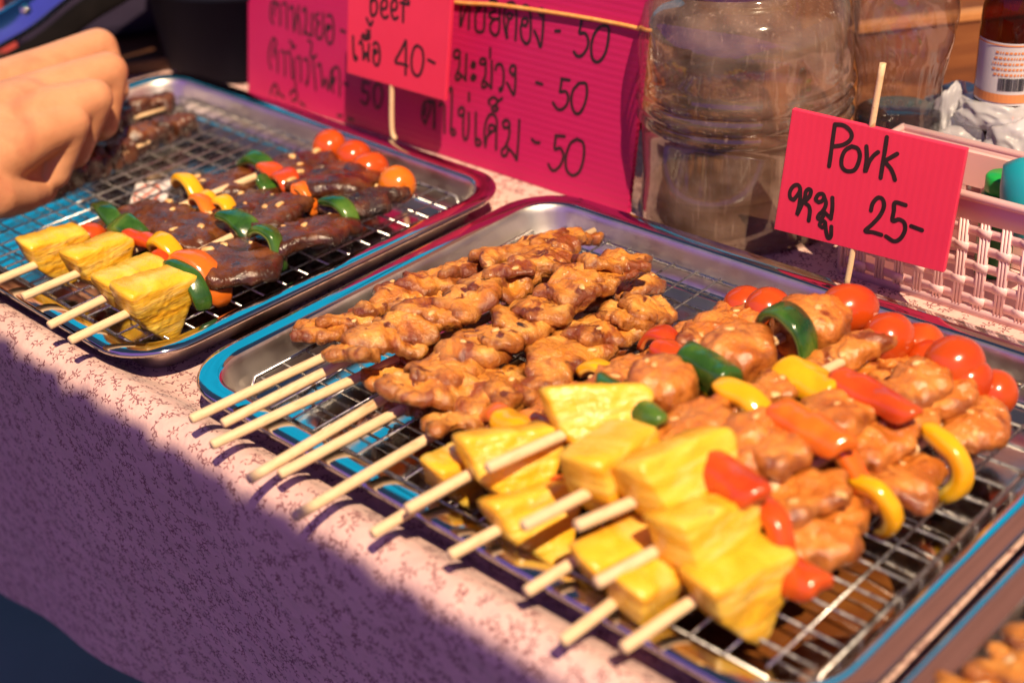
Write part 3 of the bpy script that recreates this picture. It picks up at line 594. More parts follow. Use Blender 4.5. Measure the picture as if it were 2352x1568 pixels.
skewer('beef skewer with pineapple, a yellow pepper arch and a halved tomato, third from the back', G1, (112, 748), (850, 390), 0.007, 0.003, [
    ('pine', 302, 664, {'s': 1.05}), ('yp', 386, 592, {'arc': (-85, 60), 'r': .0160, 'wd': .0060}), ('tom', 374, 604, {'s': .75, 'dz': .002}), ('beef', 446, 536, {'s': .95, 'dz': .0}), ('gp', 545, 532, {'arc': (-90, 55), 'wd': .0085, 'r': .0150}),
    ('beef', 610, 494, {'s': 1.05, 'dz': .001}), ('op', 690, 462, {'arc': (-100, 10)}), ('beef', 768, 412, {'s': 1.15, 'dz': .003}), ('tom', 850, 388)])
skewer('beef skewer with the frontmost pineapple wedge, an orange pepper slice and an orange tomato', G1, (160, 783), (914, 424), 0.008, 0.004, [
    ('pine', 352, 692, {'s': 1.12}), ('gp', 421, 655, {'arc': (-105, 40), 'r': .0165, 'wd': .0060}), ('op', 452, 636, {'arc': (-120, 50), 'r': .0150, 'wd': .0095, 'th': .0040}),
    ('beef', 540, 594, {'s': 1.10, 'dz': .001, 'w': 1.1}), ('gp', 606, 576, {'arc': (-105, 45), 'r': .0160, 'wd': .0060}), ('beef', 690, 535, {'s': 1.12, 'dz': .001}), ('gp', 766, 496, {'arc': (-105, 45), 'r': .0150, 'wd': .0055}), ('char', 832, 460, {'s': .95}), ('tomo', 912, 424, {'s': 1.06, 'el': 1.05, 'yaw': 70})])
G2 = 'small dark beef skewers beside the hand'
skewer('thin skewer of small dark beef cubes nearest the back rim, beside the hand', G2, (150, 320), (386, 248), 0.002, 0.000, [
    ('cube', 375, 240, {'s': .8}), ('cube', 345, 246, {'s': 1.0}), ('cube', 312, 256, {'s': 1.0}), ('cube', 285, 270, {'s': .95}), ('cube', 255, 283, {'s': .95}), ('cube', 222, 296, {})], r=0.0015)
skewer('thin skewer of small dark beef cubes running under the fingers', G2, (80, 445), (430, 286), 0.002, 0.000, [
    ('cube', 415, 290, {'s': .85}), ('cube', 382, 297, {'s': 1.0}), ('cube', 350, 310, {'s': .95}), ('cube', 318, 322, {'s': 1.0}), ('cube', 288, 340, {'s': .95}), ('cube', 255, 352, {}), ('cube', 222, 372, {}), ('cube', 190, 388, {}), ('cube', 155, 405, {}), ('cube', 122, 425, {'s': .9})], r=0.0015)

# ------------------------------------------------------------------ middle tray: chicken skewers
G3 = 'golden chicken skewers on the middle tray'
def z5(x, y): return ((1000 + x / 1.3067) / 1.7415, (850 + y / 1.3067) / 1.7415)
def ch(lst, kind='chick'): return [(kind, *z5(x, y), k) for (x, y, k) in lst]
skewer('chicken skewer at the back left, along the tray wall, ending in a thin pointed tip', G3, (438, 963), z5(1800, 95), 0.004, 0.004, ch([
    (395, 600, {'s': .86}), (540, 545, {'s': .9}), (690, 480, {'s': .85}), (830, 430, {'s': .86}), (960, 370, {'s': .84}), (1110, 285, {'s': .85}), (1330, 205, {'s': .9, 'dz': .006}), (1480, 175, {'s': .9, 'dz': .006}), (1610, 150, {'s': .85, 'dz': .004}), (1735, 125, {'s': .75, 'w': .55, 'yaw': 0})]))
skewer('chicken skewer lying highest in the pile, its front piece broad and flat', G3, (511, 973), z5(1560, 240), 0.004, 0.012, ch([
    (600, 690, {'s': 1.02, 'yaw': 25, 'dz': .008}), (760, 640, {'s': 1.0, 'yaw': -10, 'dz': .008}), (890, 570, {'s': .95, 'dz': .008}), (1030, 500, {'s': .96, 'dz': .009}), (1170, 430, {'s': 1.05, 'yaw': 15, 'dz': .009}), (1300, 350, {'s': 1.0, 'yaw': -12, 'dz': .008}), (1420, 300, {'s': .9, 'dz': .008}), (1540, 245, {'s': .85, 'dz': .006})]))
skewer('chicken skewer half buried under the others, its stick shaded by its neighbour', G3, (486, 1022), z5(1960, 215), 0.003, -0.003, ch([
    (790, 850, {'s': .80, 'dz': -.003}), (960, 740, {'s': .75, 'dz': -.004}), (1560, 350, {'s': .85, 'dz': -.001}), (1690, 290, {'s': .85})]))
skewer('chicken skewer with the longer of two sticks lying close together, meat on top', G3, (571, 1101), z5(1930, 240), 0.004, 0.010, ch([
    (960, 905, {'s': 1.0, 'yaw': -20, 'dz': .007}), (1050, 810, {'s': 1.0, 'dz': .006}), (1170, 720, {'s': .95, 'dz': .006}), (1310, 650, {'s': .85, 'dz': .007}), (1450, 545, {'s': 1.0, 'dz': .007}), (1590, 470, {'s': 1.0, 'dz': .007}), (1710, 400, {'s': .92, 'dz': .007}), (1790, 320, {'s': .95, 'yaw': -28, 'dz': .008}), (1890, 255, {'s': .88, 'yaw': -30, 'dz': .007})]))
skewer('chicken skewer with the shorter of two sticks lying close together, meat underneath', G3, (642, 1089), z5(2000, 390), 0.003, -0.002, ch([
    (900, 985, {'s': .80, 'dz': -.003}), (1830, 440, {'s': .8}), (1950, 385, {'s': .95})]))
skewer('chicken skewer in front of the pile, its long bare stick next to the pineapple', G3, (676, 1187), z5(2100, 490), 0.004, 0.003, ch([
    (1110, 1060, {'s': 1.05, 'dz': .002}), (1260, 950, {'s': 1.05, 'dz': .003}), (1400, 900, {'s': 1.08, 'dz': .003, 'yaw': 20}), (1550, 820, {'s': 1.0, 'dz': .003}), (1660, 740, {'s': 1.05, 'dz': .003}), (1780, 650, {'s': .98, 'dz': .003}), (1880, 610, {'s': 1.0, 'dz': .003}), (1990, 530, {'s': .95, 'dz': .004}), (2080, 490, {'s': .85, 'dz': .004})]))

# ------------------------------------------------------------------ middle tray: mixed pork skewers
G4 = 'mixed pork and pineapple skewers on the middle tray'
skewer('bottom pork skewer whose small pineapple peeks out at the far left of the row', G4, (855, 1226), (1712, 702), 0.004, 0.004, [
    ('pine', 1050, 1085, {'s': .85}), ('op', 1150, 990, {'r': .014}), ('pork', 1210, 990), ('pork', 1300, 930), ('yp', 1390, 880), ('pork', 1470, 850), ('rp', 1520, 808, {'arc': (-60, 80), 'wd': .008}), ('pork', 1600, 775, {'s': .9}), ('pork', 1660, 740, {'s': .9}), ('tom', 1712, 704, {'s': .95})])
skewer('pork skewer with a rounded pineapple wedge and flat yellow pepper behind it', G4, (934, 1170), (1762, 710), 0.014, 0.010, [
    ('pine', 1165, 1062, {'s': 1.12, 'yaw': -20, 'roll': -22, 'dz': .002}), ('ps', 1195, 972, {'c': 'y', 'l': .014, 'w': .008, 'dz': .004}), ('ps', 1262, 978, {'c': 'o', 'l': .012, 'dz': .004}), ('pork', 1330, 955), ('pork', 1420, 880), ('ps', 1555, 805, {'c': 'r', 'l': .012, 'w': .008, 'dz': .004}), ('pork', 1640, 762, {'s': 1.0, 'dz': .002}), ('pork', 1700, 735, {'s': .8}), ('tom', 1764, 711, {'s': 1.0})])
skewer('pork skewer on top at the back with rolled meat between green chillies', G4, (1119, 1075), (1955, 705), 0.030, 0.018, [
    ('pine', 1362, 965, {'s': 1.16, 'yaw': -25, 'roll': -30}), ('ps', 1446, 918, {'c': 'g', 'l': .023, 'w': .0058, 't': .006, 'yaw': -5, 'dz': .007}), ('roll', 1518, 895, {'l': .95, 'dz': -.001}), ('ps', 1625, 838, {'c': 'g', 'l': .0170, 'w': .0080, 't': .0110, 'yaw': -4, 'dz': .005}), ('roll', 1692, 822, {'l': 1.15, 'w': 1.08, 'dz': -.001}), ('gp', 1800, 775, {'arc': (-110, 60), 'r': .0165, 'wd': .0085}), ('roll', 1862, 748, {'l': 1.1, 'w': 1.12, 't': .95}), ('tom', 1950, 710, {'s': 1.12, 'el': 1.2})])
skewer('lowest pork skewer with a single pineapple wedge lying in front of the shaded sticks', G4, (1033, 1275), (1975, 772), 0.005, 0.004, [
    ('pine', 1222, 1195, {'s': 1.0, 'roll': -25, 'dz': -.001}), ('rp', 1330, 1150, {}), ('pork', 1420, 1090), ('pork', 1530, 1010), ('yp', 1620, 960), ('pork', 1700, 910), ('pork', 1790, 870), ('pork', 1890, 815), ('tom', 1975, 775, {'s': .9})])
skewer('pork skewer with a pale pineapple mid row and two yellow pepper pieces', G4, (1201, 1208), (2048, 772), 0.030, 0.016, [
    ('pine', 1398, 1085, {'s': 1.14, 'yaw': 16, 'roll': -6, 'dz': .001}), ('ps', 1482, 1022, {'c': 'y', 'l': .016, 'w': .007, 'dz': .005}), ('pork', 1575, 990, {'s': 1.05, 'l': 1.2}), ('yp', 1690, 935, {'arc': (-110, 40), 'r': .0140, 'wd': .0062, 'th': .003}), ('pork', 1765, 900, {'l': 1.25, 'w': .8}), ('ps', 1862, 858, {'c': 'y', 'l': .016, 'w': .0100, 't': .007, 'dz': .006}), ('pork', 1955, 805, {'l': 1.2, 'w': .72, 'yaw': -12}), ('tom', 2042, 774, {'s': 1.05})])
skewer('pork skewer with a wide flat-topped pineapple wedge and long red pepper sticks', G4, (1323, 1208), (2196, 834), 0.030, 0.018, [
    ('pine', 1555, 1110, {'s': 1.25, 'yaw': 8, 'roll': -28, 'dz': .003}), ('ps', 1660, 1072, {'c': 'r', 'l': .024, 'w': .0085, 't': .007, 'dz': .012}), ('pork', 1735, 1015, {'s': 1.08}), ('pork', 1815, 1015, {'s': 1.12}), ('ps', 1862, 972, {'c': 'o', 'l': .021, 'w': .0085, 't': .0065, 'dz': .009}), ('pork', 1940, 935, {'s': 1.08}), ('ps', 2012, 900, {'c': 'r', 'l': .023, 'w': .0076, 't': .0065, 'dz': .007}), ('pork', 2100, 878, {'s': 1.0}), ('tom', 2194, 834, {'s': 1.12})])
skewer('bottom pork skewer whose stick tip shows in front of the shaded pineapples', G4, (1208, 1359), (2110, 792), 0.005, 0.006, [
    ('pine', 1420, 1285, {'s': 1.0}), ('op', 1530, 1215, {}), ('pork', 1640, 1150), ('pork', 1740, 1100), ('yp', 1820, 1050), ('pork', 1890, 1000), ('pork', 1980, 930), ('pork', 2060, 850), ('tom', 2111, 795, {'s': 1.0})])
skewer('pork skewer with a pineapple wedge pointing down and an orange pepper curl', G4, (1369, 1339), (2226, 872), 0.020, 0.012, [
    ('pine', 1620, 1240, {'s': 1.18, 'roll': -14, 'dz': .002}), ('rp', 1735, 1205, {'arc': (-130, 20), 'r': .0140, 'wd': .0055, 'th': .0032}), ('pork', 1830, 1140, {'s': 1.0}), ('op', 1905, 1062, {'arc': (-130, 20), 'r': .0135, 'wd': .0048, 'th': .0032}), ('pork', 2010, 1015, {'s': .92}), ('pork', 2080, 960, {'s': .9}), ('pork', 2160, 915, {'s': .9, 'w': .8}), ('tom', 2224, 872, {'s': .95})])
skewer('bottom pork skewer with its pineapple in the shade, tip close to the front corner', G4, (1291, 1473), (2135, 832), 0.004, 0.004, [
    ('pine', 1490, 1360, {'s': 1.0}), ('rp', 1600, 1290, {}), ('pork', 1700, 1230), ('pork', 1790, 1180), ('yp', 1860, 1130), ('pork', 1930, 1080), ('pork', 2020, 1020), ('tom', 2131, 836, {'s': 1.0})])
skewer('frontmost pork skewer by the tray wall with two yellow pepper rings', G4, (1430, 1489), (2282, 904), 0.006, 0.004, [
    ('pine', 1690, 1352, {'s': 1.10, 'roll': -2, 'yaw': -6, 'dz': .001}), ('ps', 1805, 1292, {'c': 'r', 'l': .019, 'w': .0080, 't': .007, 'dz': .006}), ('pork', 1882, 1220, {'s': 1.15, 'w': 1.05}), ('yp', 1985, 1150, {'arc': (-150, 25), 'r': .0135, 'wd': .0042, 'th': .0032}), ('pork', 2062, 1105, {'s': 1.12}), ('yp', 2140, 1045, {'arc': (-150, 25), 'r': .0145, 'wd': .0046, 'th': .0034}), ('pork', 2235, 972, {'s': 1.08, 'w': .9}), ('tom', 2280, 902, {'s': .98, 'el': 1.0})])
# right tray, only a corner of it in the picture
skewer('chicken skewer in the tray at the lower right corner, partly out of the picture', 'chicken skewers in the right tray', (2120, 1690), (2520, 1360), 0.004, 0.0, [
    ('chick', 2262, 1585, {'s': .95, 'yaw': 0}), ('chick', 2345, 1520, {'s': .95, 'yaw': 0}), ('chick', 2420, 1455, {'s': .95, 'yaw': 0}), ('chick', 2490, 1390, {'s': .95, 'yaw': 0})])

# ------------------------------------------------------------------ signs with handwriting
def ribbons(strokes, o, n, half, lift, cl=0.0):
    """marker strokes (pixel points of the reference) laid on a board's plane as thin raised ink"""
    mb = MB(); rnd = random.Random(5)
    for st in strokes:
        pts = [PP(u, v_, o, n) for (u, v_) in st]; c = catmull(pts, 6); c = [q + n * (lift + 0.00002 * rnd.random()) for q in c]
        if len(c) < 2: continue
        L = []; Rr = []
        t0 = (c[1] - c[0]).normalized(); t1_ = (c[-1] - c[-2]).normalized()
        for a in (75, 45, 15): L.append((c[0], t0, a, -1))
        seq = [(c[0] - t0 * half * math.cos(rad(a)), t0, math.sin(rad(a))) for a in (12, 40, 68)] + [(c[i], ((c[min(i + 1, len(c) - 1)] - c[max(i - 1, 0)]).normalized()), 1.0) for i in range(len(c))] + [(c[-1] + t1_ * half * math.cos(rad(a)), t1_, math.sin(rad(a))) for a in (68, 40, 12)]
        V = []; F = []
        for (q, t, k) in seq:
            sd = n.cross(t).normalized(); h = half * k * (1 + 0.07 * noise.noise(q * 260)); V += [q + sd * h, q - sd * h]
        for i in range(len(seq) - 1): F.append((2 * i, 2 * i + 2, 2 * i + 3, 2 * i + 1))
        mb.add(V, F)
    return mb
def board(corners, n, th, name, m, parent, ux, uz):
    V = []; F = []; UV = []; k = len(corners); o = corners[0]
    for off in (0.0, -th):
        for q in corners: V.append(q + n * off); UV.append(((q - o).dot(ux), (q - o).dot(uz)))
    F = [tuple(range(k))[::-1], tuple(range(k, 2 * k))] + [(i, (i + 1) % k, (i + 1) % k + k, i + k) for i in range(k)]
    ob = mk(name, V, F, m, parent, False, UV); me = ob.data; bm = bmesh.new(); bm.from_mesh(me); bmesh.ops.recalc_face_normals(bm, faces=bm.faces); bm.to_mesh(me); bm.free(); return ob
# large menu board behind the trays
be = rad(11.5); bn = Vector((0, -math.cos(be), math.sin(be))); bu = Vector((0, math.sin(be), math.cos(be))); bo = w(0, 0.3005, -0.0215); bx = Vector((1, 0, 0))
mroot = thing('menu_board', bo + bx * -0.15, 'large pink corrugated menu board with rows of black Thai handwriting and prices', 'sign')
bl = PP(1440, 497, bo, bn); xr = bl.x; xl = PP(570, 120, bo, bn).x
edge = []                                    # saw-cut right edge showing the corrugation ends
for i in range(0, 93):
    h = 0.0185 / 92 * 0 + i * 0.0021; edge.append(bo + bu * h + bx * (xr + (0.0004 if i % 2 else 0.0)))
board([bo + bx * xl] + edge + [bo + bu * (92 * 0.0021) + bx * xl], bn, 0.0032, 'board', BOARD, mroot, bx, bu)
def zC(L): return [[((1700 + x / 1.96) / 1.7415, (y / 1.96) / 1.7415) for x, y in s] for s in L]
def zB(L): return [[((1000 + x / 2.352) / 1.7415, (y / 2.352) / 1.7415) for x, y in s] for s in L]
menu = zC([
 [(215, -10), (208, 60), (205, 190)], [(262, 20), (284, 40), (280, 120), (280, 210), (305, 130), (335, 50), (352, 60), (348, 140), (345, 228)],
 [(440, 60), (415, 75), (405, 55), (430, 40), (440, 65), (402, 105), (398, 170), (405, 243), (460, 243), (470, 130), (476, 35)],
 [(565, 15), (525, 5), (508, 35), (535, 58), (570, 50)], [(555, 88), (515, 105), (508, 130), (545, 150), (578, 148)], [(545, 150), (515, 195), (520, 250), (555, 280), (582, 245), (588, 150), (588, 60)],
 [(690, 120), (662, 105), (645, 125), (660, 150), (685, 140)], [(660, 150), (645, 230), (647, 305), (625, 200), (622, 110), (645, 40), (685, 20), (712, 60), (720, 160), (712, 315)],
 [(790, 205), (765, 192), (764, 160), (788, 145), (808, 165), (795, 203)], [(765, 175), (752, 230), (765, 310), (800, 345), (828, 300), (832, 180), (822, 80), (795, 45), (768, 55)],
 [(912, 122), (893, 95), (912, 72), (935, 92), (925, 128), (905, 125)], [(930, 105), (928, 230), (910, 370), (885, 300), (860, 245)], [(1025, 245), (1060, 245)],
 [(1225, 152), (1298, 156)], [(1232, 156), (1222, 210), (1216, 262), (1255, 262), (1282, 310), (1275, 375), (1235, 435), (1195, 440), (1170, 408)],
 [(1395, 203), (1438, 215), (1442, 300), (1415, 420), (1365, 485), (1318, 465), (1306, 370), (1330, 270), (1378, 208)],
 [(190, 375), (186, 480), (190, 592)], [(268, 448), (238, 455), (230, 420), (252, 392), (276, 410), (270, 448)], [(274, 425), (272, 520), (252, 580), (242, 615), (262, 628), (285, 600)], [(262, 570), (300, 602), (322, 632)], [(328, 428), (324, 530), (322, 630)],
 [(372, 505), (380, 488), (396, 508), (384, 532), (366, 520), (378, 506)], [(366, 604), (384, 588), (400, 606), (382, 630), (364, 616), (382, 604)],
 [(515, 380), (512, 452)], [(462, 505), (436, 500), (440, 468), (468, 462), (480, 488), (462, 508)], [(480, 485), (476, 590), (452, 650), (452, 684), (478, 682), (488, 648)], [(462, 635), (500, 665), (520, 692)], [(526, 482), (526, 590), (522, 695)],
 [(556, 548), (566, 512), (600, 508), (618, 560), (618, 640), (606, 702), (590, 716), (588, 695), (608, 690)],
 [(692, 592), (668, 560), (680, 520), (708, 520), (712, 560), (692, 594)], [(712, 545), (712, 650), (700, 745), (672, 700), (645, 650)], [(875, 648), (922, 662)],
 [(1072, 620), (1136, 630)], [(1076, 620), (1066, 690), (1062, 722), (1105, 718), (1126, 765), (1112, 825), (1072, 860), (1035, 850), (1006, 806)],
 [(1222, 652), (1265, 660), (1272, 740), (1250, 830), (1212, 890), (1172, 878), (1150, 800), (1162, 715), (1208, 655)],
 [(75, 798), (76, 900), (70, 1006)], [(115, 832), (130, 814), (155, 830), (156, 930), (156, 1042)],
 [(168, 756), (210, 688), (213, 800), (208, 950), (204, 1030), (222, 1062), (241, 1042), (226, 1014), (204, 1028)],
 [(348, 732), (348, 792)], [(302, 905), (272, 905), (268, 862), (294, 842), (311, 868), (300, 905)], [(311, 868), (302, 960), (306, 1082), (332, 1085), (345, 1000), (346, 884)],
 [(402, 885), (400, 1000), (400, 1120), (420, 1142), (440, 1122), (422, 1090), (402, 1104)],
 [(475, 1150), (468, 1050), (480, 960), (510, 902), (546, 905), (566, 950), (562, 1060), (560, 1172)], [(528, 1035), (502, 1022), (510, 985), (540, 985), (548, 1018), (520, 1040), (490, 1075), (476, 1150)],
 [(512, 822), (502, 792), (538, 764), (570, 788), (562, 818), (532, 838), (530, 862), (558, 872), (576, 850), (556, 838)], [(570, 800), (608, 772)],
 [(655, 1000), (622, 1000), (615, 960), (643, 942), (666, 968), (656, 1002)], [(665, 970), (662, 1070), (632, 1150), (604, 1180), (612, 1222), (640, 1215), (656, 1165)], [(642, 1145), (690, 1202), (722, 1256)], [(742, 942), (736, 1080), (722, 1256)],
 [(840, 1094), (868, 1118), (900, 1120)], [(1026, 1064), (1098, 1070)], [(1030, 1066), (1020, 1168), (1062, 1162), (1088, 1215), (1068, 1290), (1022, 1336), (992, 1328), (970, 1290)],
 [(1200, 1095), (1244, 1125), (1248, 1230), (1215, 1342), (1160, 1376), (1112, 1330), (1108, 1230), (1142, 1128), (1196, 1090)],
]) + zB([
 [(222, 225), (196, 165), (200, 60), (228, 15), (250, 40), (232, 90), (226, 150)], [(240, 30), (280, 50), (288, 140), (286, 240)], [(312, 40), (332, 32), (348, 70), (352, 270)],
 [(380, 90), (395, 60), (410, 90), (412, 200), (418, 300), (440, 170), (462, 60)], [(450, 120), (468, 200), (472, 322)], [(500, 110), (520, 80), (532, 110), (530, 220), (512, 320)], [(515, 290), (548, 325), (585, 335)], [(590, 130), (585, 230), (588, 335)],
 [(650, 130), (620, 150), (628, 200), (655, 215), (630, 260), (628, 330), (655, 370), (685, 330), (692, 220), (690, 130)], [(752, 240), (722, 250), (738, 282), (762, 255)], [(722, 270), (720, 350), (748, 415), (782, 380), (790, 250), (770, 155), (728, 150)], [(858, 287), (900, 305)],
 [(202, 648), (180, 560), (190, 450), (225, 360), (252, 410), (232, 460), (225, 540)], [(236, 470), (262, 510), (262, 682)], [(298, 485), (322, 490), (330, 560), (332, 712)],
 [(350, 500), (372, 490), (385, 530), (392, 640), (402, 732), (425, 720), (418, 560)], [(376, 390), (400, 410), (398, 450), (428, 438)], [(448, 545), (470, 540), (480, 640), (482, 765)], [(510, 565), (540, 560), (555, 650), (545, 780), (530, 795), (540, 760)],
 [(550, 385), (580, 400), (582, 450), (572, 520), (600, 545), (628, 520)], [(592, 540), (608, 700), (622, 845)], [(640, 620), (662, 600), (672, 660), (686, 820), (715, 740), (745, 850), (768, 660)],
 [(800, 770), (778, 780), (782, 740), (806, 735)], [(788, 870), (770, 760), (785, 660), (820, 632), (846, 690), (846, 905)], [(885, 785), (922, 800)],
 [(1065, 765), (1125, 790)], [(1070, 770), (1062, 862), (1105, 870), (1118, 920), (1092, 985), (1048, 950)], [(1218, 772), (1172, 830), (1168, 940), (1195, 1018), (1232, 980), (1248, 880), (1222, 780)],
 [(198, 885), (215, 820), (245, 795), (268, 850), (248, 900)], [(285, 885), (322, 920)], [(432, 770), (432, 825)], [(380, 890), (408, 850), (442, 870), (440, 935), (402, 945)], [(475, 965), (515, 995)], [(828, 1088), (868, 1092)], [(928, 1118), (975, 1130)],
 [(1652, 1172), (1622, 1100), (1632, 990), (1668, 955), (1700, 990), (1690, 1060), (1655, 1150)], [(1645, 1080), (1660, 1000)], [(1690, 950), (1730, 975), (1735, 1085), (1736, 1205)],
])
ribbons(menu, bo, bn, 0.00102, 0.0003).out('handwriting', INK, mroot, False)

def price_sign(name, corners_px, yaw, lean, o, strokes, half, label, stick_px, tip_px, top_extra=None):
    n = Vector((math.sin(yaw) * math.cos(lean), -math.cos(yaw) * math.cos(lean), math.sin(lean)))
    c = [PP(u, v_, o, n) for u, v_ in corners_px]         # TL TR BR BL
    ux = (c[1] - c[0]).normalized(); uz = (c[0] - c[3]).normalized()
    root = thing(name, PP(*tip_px, o, n), label, 'sign', 'pink price signs on bamboo sticks')
    bevel(board(c, n, 0.0034, 'board', BOARD2, root, ux, uz), 0.0004, 1)
    ribbons(strokes, o, n, half, 0.00025).out('handwriting', INK, root, False)
    mb = MB(); pts = [PP(u, v_, o, n) - n * 0.0017 for u, v_ in stick_px]; mb.tube(catmull(pts, 4), 0.00165, 8); mb.out('stick', BAMBOO, root)
    return root
def zP(L): return [[((3000 + x / 1.96) / 1.7415, (300 + y / 1.96) / 1.7415) for x, y in s] for s in L]
pork_s = zP([[(668, 388), (652, 500), (636, 620), (622, 715)], [(672, 388), (735, 396), (785, 435), (800, 480), (778, 520), (730, 548), (662, 560)],
 [(800, 560), (750, 590), (722, 650), (722, 715), (758, 752), (815, 748), (848, 700), (864, 630), (846, 578), (800, 560)],
 [(915, 560), (918, 650), (905, 758), (938, 680), (972, 632), (1006, 605)], [(1075, 488), (1060, 590), (1044, 690), (1026, 806)], [(1156, 618), (1110, 645), (1066, 678), (1106, 735), (1128, 785), (1138, 822)],
 [(345, 978), (318, 962), (316, 915), (342, 872), (378, 862), (396, 895), (378, 935), (348, 975)], [(396, 890), (396, 960), (384, 1040), (370, 1096), (402, 1030), (432, 960), (440, 915), (462, 895), (480, 908), (470, 950), (440, 985), (436, 1005), (462, 1025), (472, 1065), (462, 1142)],
 [(540, 998), (518, 975), (538, 938), (570, 932), (584, 958), (566, 988), (540, 996)], [(580, 945), (598, 1005), (578, 1060), (545, 1092), (534, 1120), (552, 1132), (574, 1110), (584, 1072)], [(574, 1062), (606, 1095), (636, 1122)], [(648, 962), (648, 1040), (636, 1126)],
 [(570, 1195), (548, 1175), (568, 1142), (592, 1158), (580, 1192)], [(592, 1160), (600, 1230), (614, 1276), (636, 1262), (640, 1188)],
 [(950, 1062), (965, 1005), (1005, 962), (1042, 975), (1052, 1030), (1022, 1100), (960, 1170), (905, 1222), (965, 1232), (1032, 1252)],
 [(1222, 1020), (1140, 1000), (1130, 1065), (1120, 1142), (1170, 1132), (1212, 1160), (1216, 1220), (1180, 1282), (1130, 1302), (1068, 1264)], [(1266, 1184), (1350, 1216)]])
price_sign('price_sign', [(1819, 250), (2221, 343), (2167, 627), (1777, 527)], rad(8), rad(6), w(0.2, 0.278, 0.0), pork_s, 0.00108, 'tilted pink price sign reading Pork with a Thai word and 25',
           [(2025, 147), (2000, 290), (1956, 575), (1940, 662)], (1940, 662))
beef_s = zB([[(1145, -70), (1138, 40), (1142, 130), (1160, 152), (1190, 120), (1198, 50), (1180, 0), (1145, 15)], [(1240, 85), (1278, 82), (1292, 30), (1268, -10), (1238, 40), (1240, 130), (1268, 172), (1300, 155)],
 [(1332, 92), (1372, 92), (1386, 35), (1360, -5), (1332, 50), (1338, 140), (1362, 182), (1392, 165)], [(1500, 25), (1470, -12), (1448, 20), (1444, 120), (1442, 206)], [(1420, 28), (1496, 45)],
 [(1100, 175), (1132, 242), (1156, 204)], [(1054, 352), (1070, 325), (1092, 342), (1122, 328), (1128, 360), (1088, 372), (1060, 358)], [(1104, 290), (1108, 330)], [(1128, 288), (1130, 338)],
 [(972, 345), (974, 450), (984, 548), (1000, 566), (1008, 542), (988, 530)], [(1032, 412), (1046, 390), (1062, 430), (1068, 500), (1070, 562), (1094, 495), (1108, 540), (1122, 572)], [(1122, 418), (1118, 500), (1116, 570)],
 [(1178, 505), (1162, 480), (1182, 468), (1198, 492), (1176, 508)], [(1166, 500), (1164, 570), (1190, 616), (1216, 590), (1224, 500), (1208, 420), (1180, 402), (1164, 425)],
 [(1468, 385), (1422, 480), (1370, 582), (1430, 602), (1486, 622)], [(1470, 388), (1470, 540), (1466, 702)], [(1580, 430), (1622, 470), (1634, 570), (1612, 680), (1575, 716), (1532, 670), (1522, 560), (1544, 460), (1576, 428)], [(1680, 565), (1740, 596)]])
price_sign('price_sign', [(800, -75), (1038, -20), (1022, 233), (796, 168)], rad(6), rad(8), w(-0.2, 0.270, 0.0), beef_s, 0.00098, 'upright pink price sign reading Beef with a Thai word and 40',
           [(900, -100), (898, 60), (896, 190), (896, 296), (904, 322)], (904, 322))

# ------------------------------------------------------------------ string tied across the menu board
STR_ = mat('orange_string', [(0.78, 0.34, 0.07), (0.85, 0.46, 0.14)], 300, 2, 0.5, bump=[(900, 0.5, 0.0006)])
cp = []
for (u, v_) in [(560, -78), (780, -45), (1030, 2), (1150, 12), (1300, 33), (1420, 54), (1484, 68)]: cp.append(PP(u, v_, bo, bn) + bn * 0.0022)
cp.append(PP(1494, 72, bo, bn) - bn * 0.002); cp.append(PP(1486, 76, bo, bn) - bn * 0.012); 
mb = MB(); mb.tube(catmull(cp, 8), 0.0013, 8); tag(mb.out('string', STR_), 'orange string tied tight across the front of the large pink menu board', 'string')

# ------------------------------------------------------------------ jar, bottles
jc = w(0.0915, 0.345, TZ + 0.0015)
jr = thing('storage_jar', jc, 'big scratched clear plastic jar standing between the menu board and the basket', 'jar')
prof = [(0.0001, 0.002), (0.050, 0.002), (0.0585, 0.0), (0.0608, 0.005), (0.0600, 0.016), (0.0588, 0.030), (0.0588, 0.058), (0.0592, 0.063), (0.0618, 0.066), (0.0596, 0.0695), (0.0592, 0.072), (0.0618, 0.0755), (0.0596, 0.079), (0.0592, 0.0815), (0.0618, 0.085), (0.0594, 0.0885), (0.0600, 0.096), (0.0600, 0.106), (0.0588, 0.117), (0.0560, 0.127), (0.0500, 0.1335), (0.0440, 0.1365), (0.0405, 0.1385), (0.0395, 0.141), (0.0395, 0.160)]
MB().lathe(prof, jc, 72, cap=False).out('body', JARM, jr)
LIDM = mat('dark_lid_plastic', [(0.10, 0.055, 0.040), (0.15, 0.085, 0.06)], 20, 3, 0.35)
MB().lathe([(0.0412, 0.1425), (0.0422, 0.1435), (0.0422, 0.170), (0.040, 0.173), (0.0001, 0.173)], jc, 48).out('lid', LIDM, jr)
MORT = mat('dark_mortar_wood', [(0.10, 0.032, 0.009), (0.19, 0.068, 0.020), (0.30, 0.12, 0.040)], 12, 5, 0.6, stretch=(6, 6, 1), bump=[(80, 0.3, 0.001)])
bd = w(0.036, 0.485, TZ + 0.0015)
bdr = thing('serving_board', bd, 'dark brown board on the table behind the big jar', 'board')
bevel(MB().box(bd + Vector((0, 0, 0.0055)), (0.165, 0.150, 0.011)).out('plank', MORT, bdr, False), .002)
RES = mat('dark_residue', [(0.050, 0.021, 0.010), (0.085, 0.038, 0.019)], 40, 4, 0.8)
MB().lathe([(0.0001, 0.004), (0.0560, 0.004), (0.0580, 0.008), (0.0575, 0.018), (0.0560, 0.0185), (0.0001, 0.016)], jc, 56).out('residue', RES, jr)
mc = w(0.012, 0.475, TZ + 0.0128)
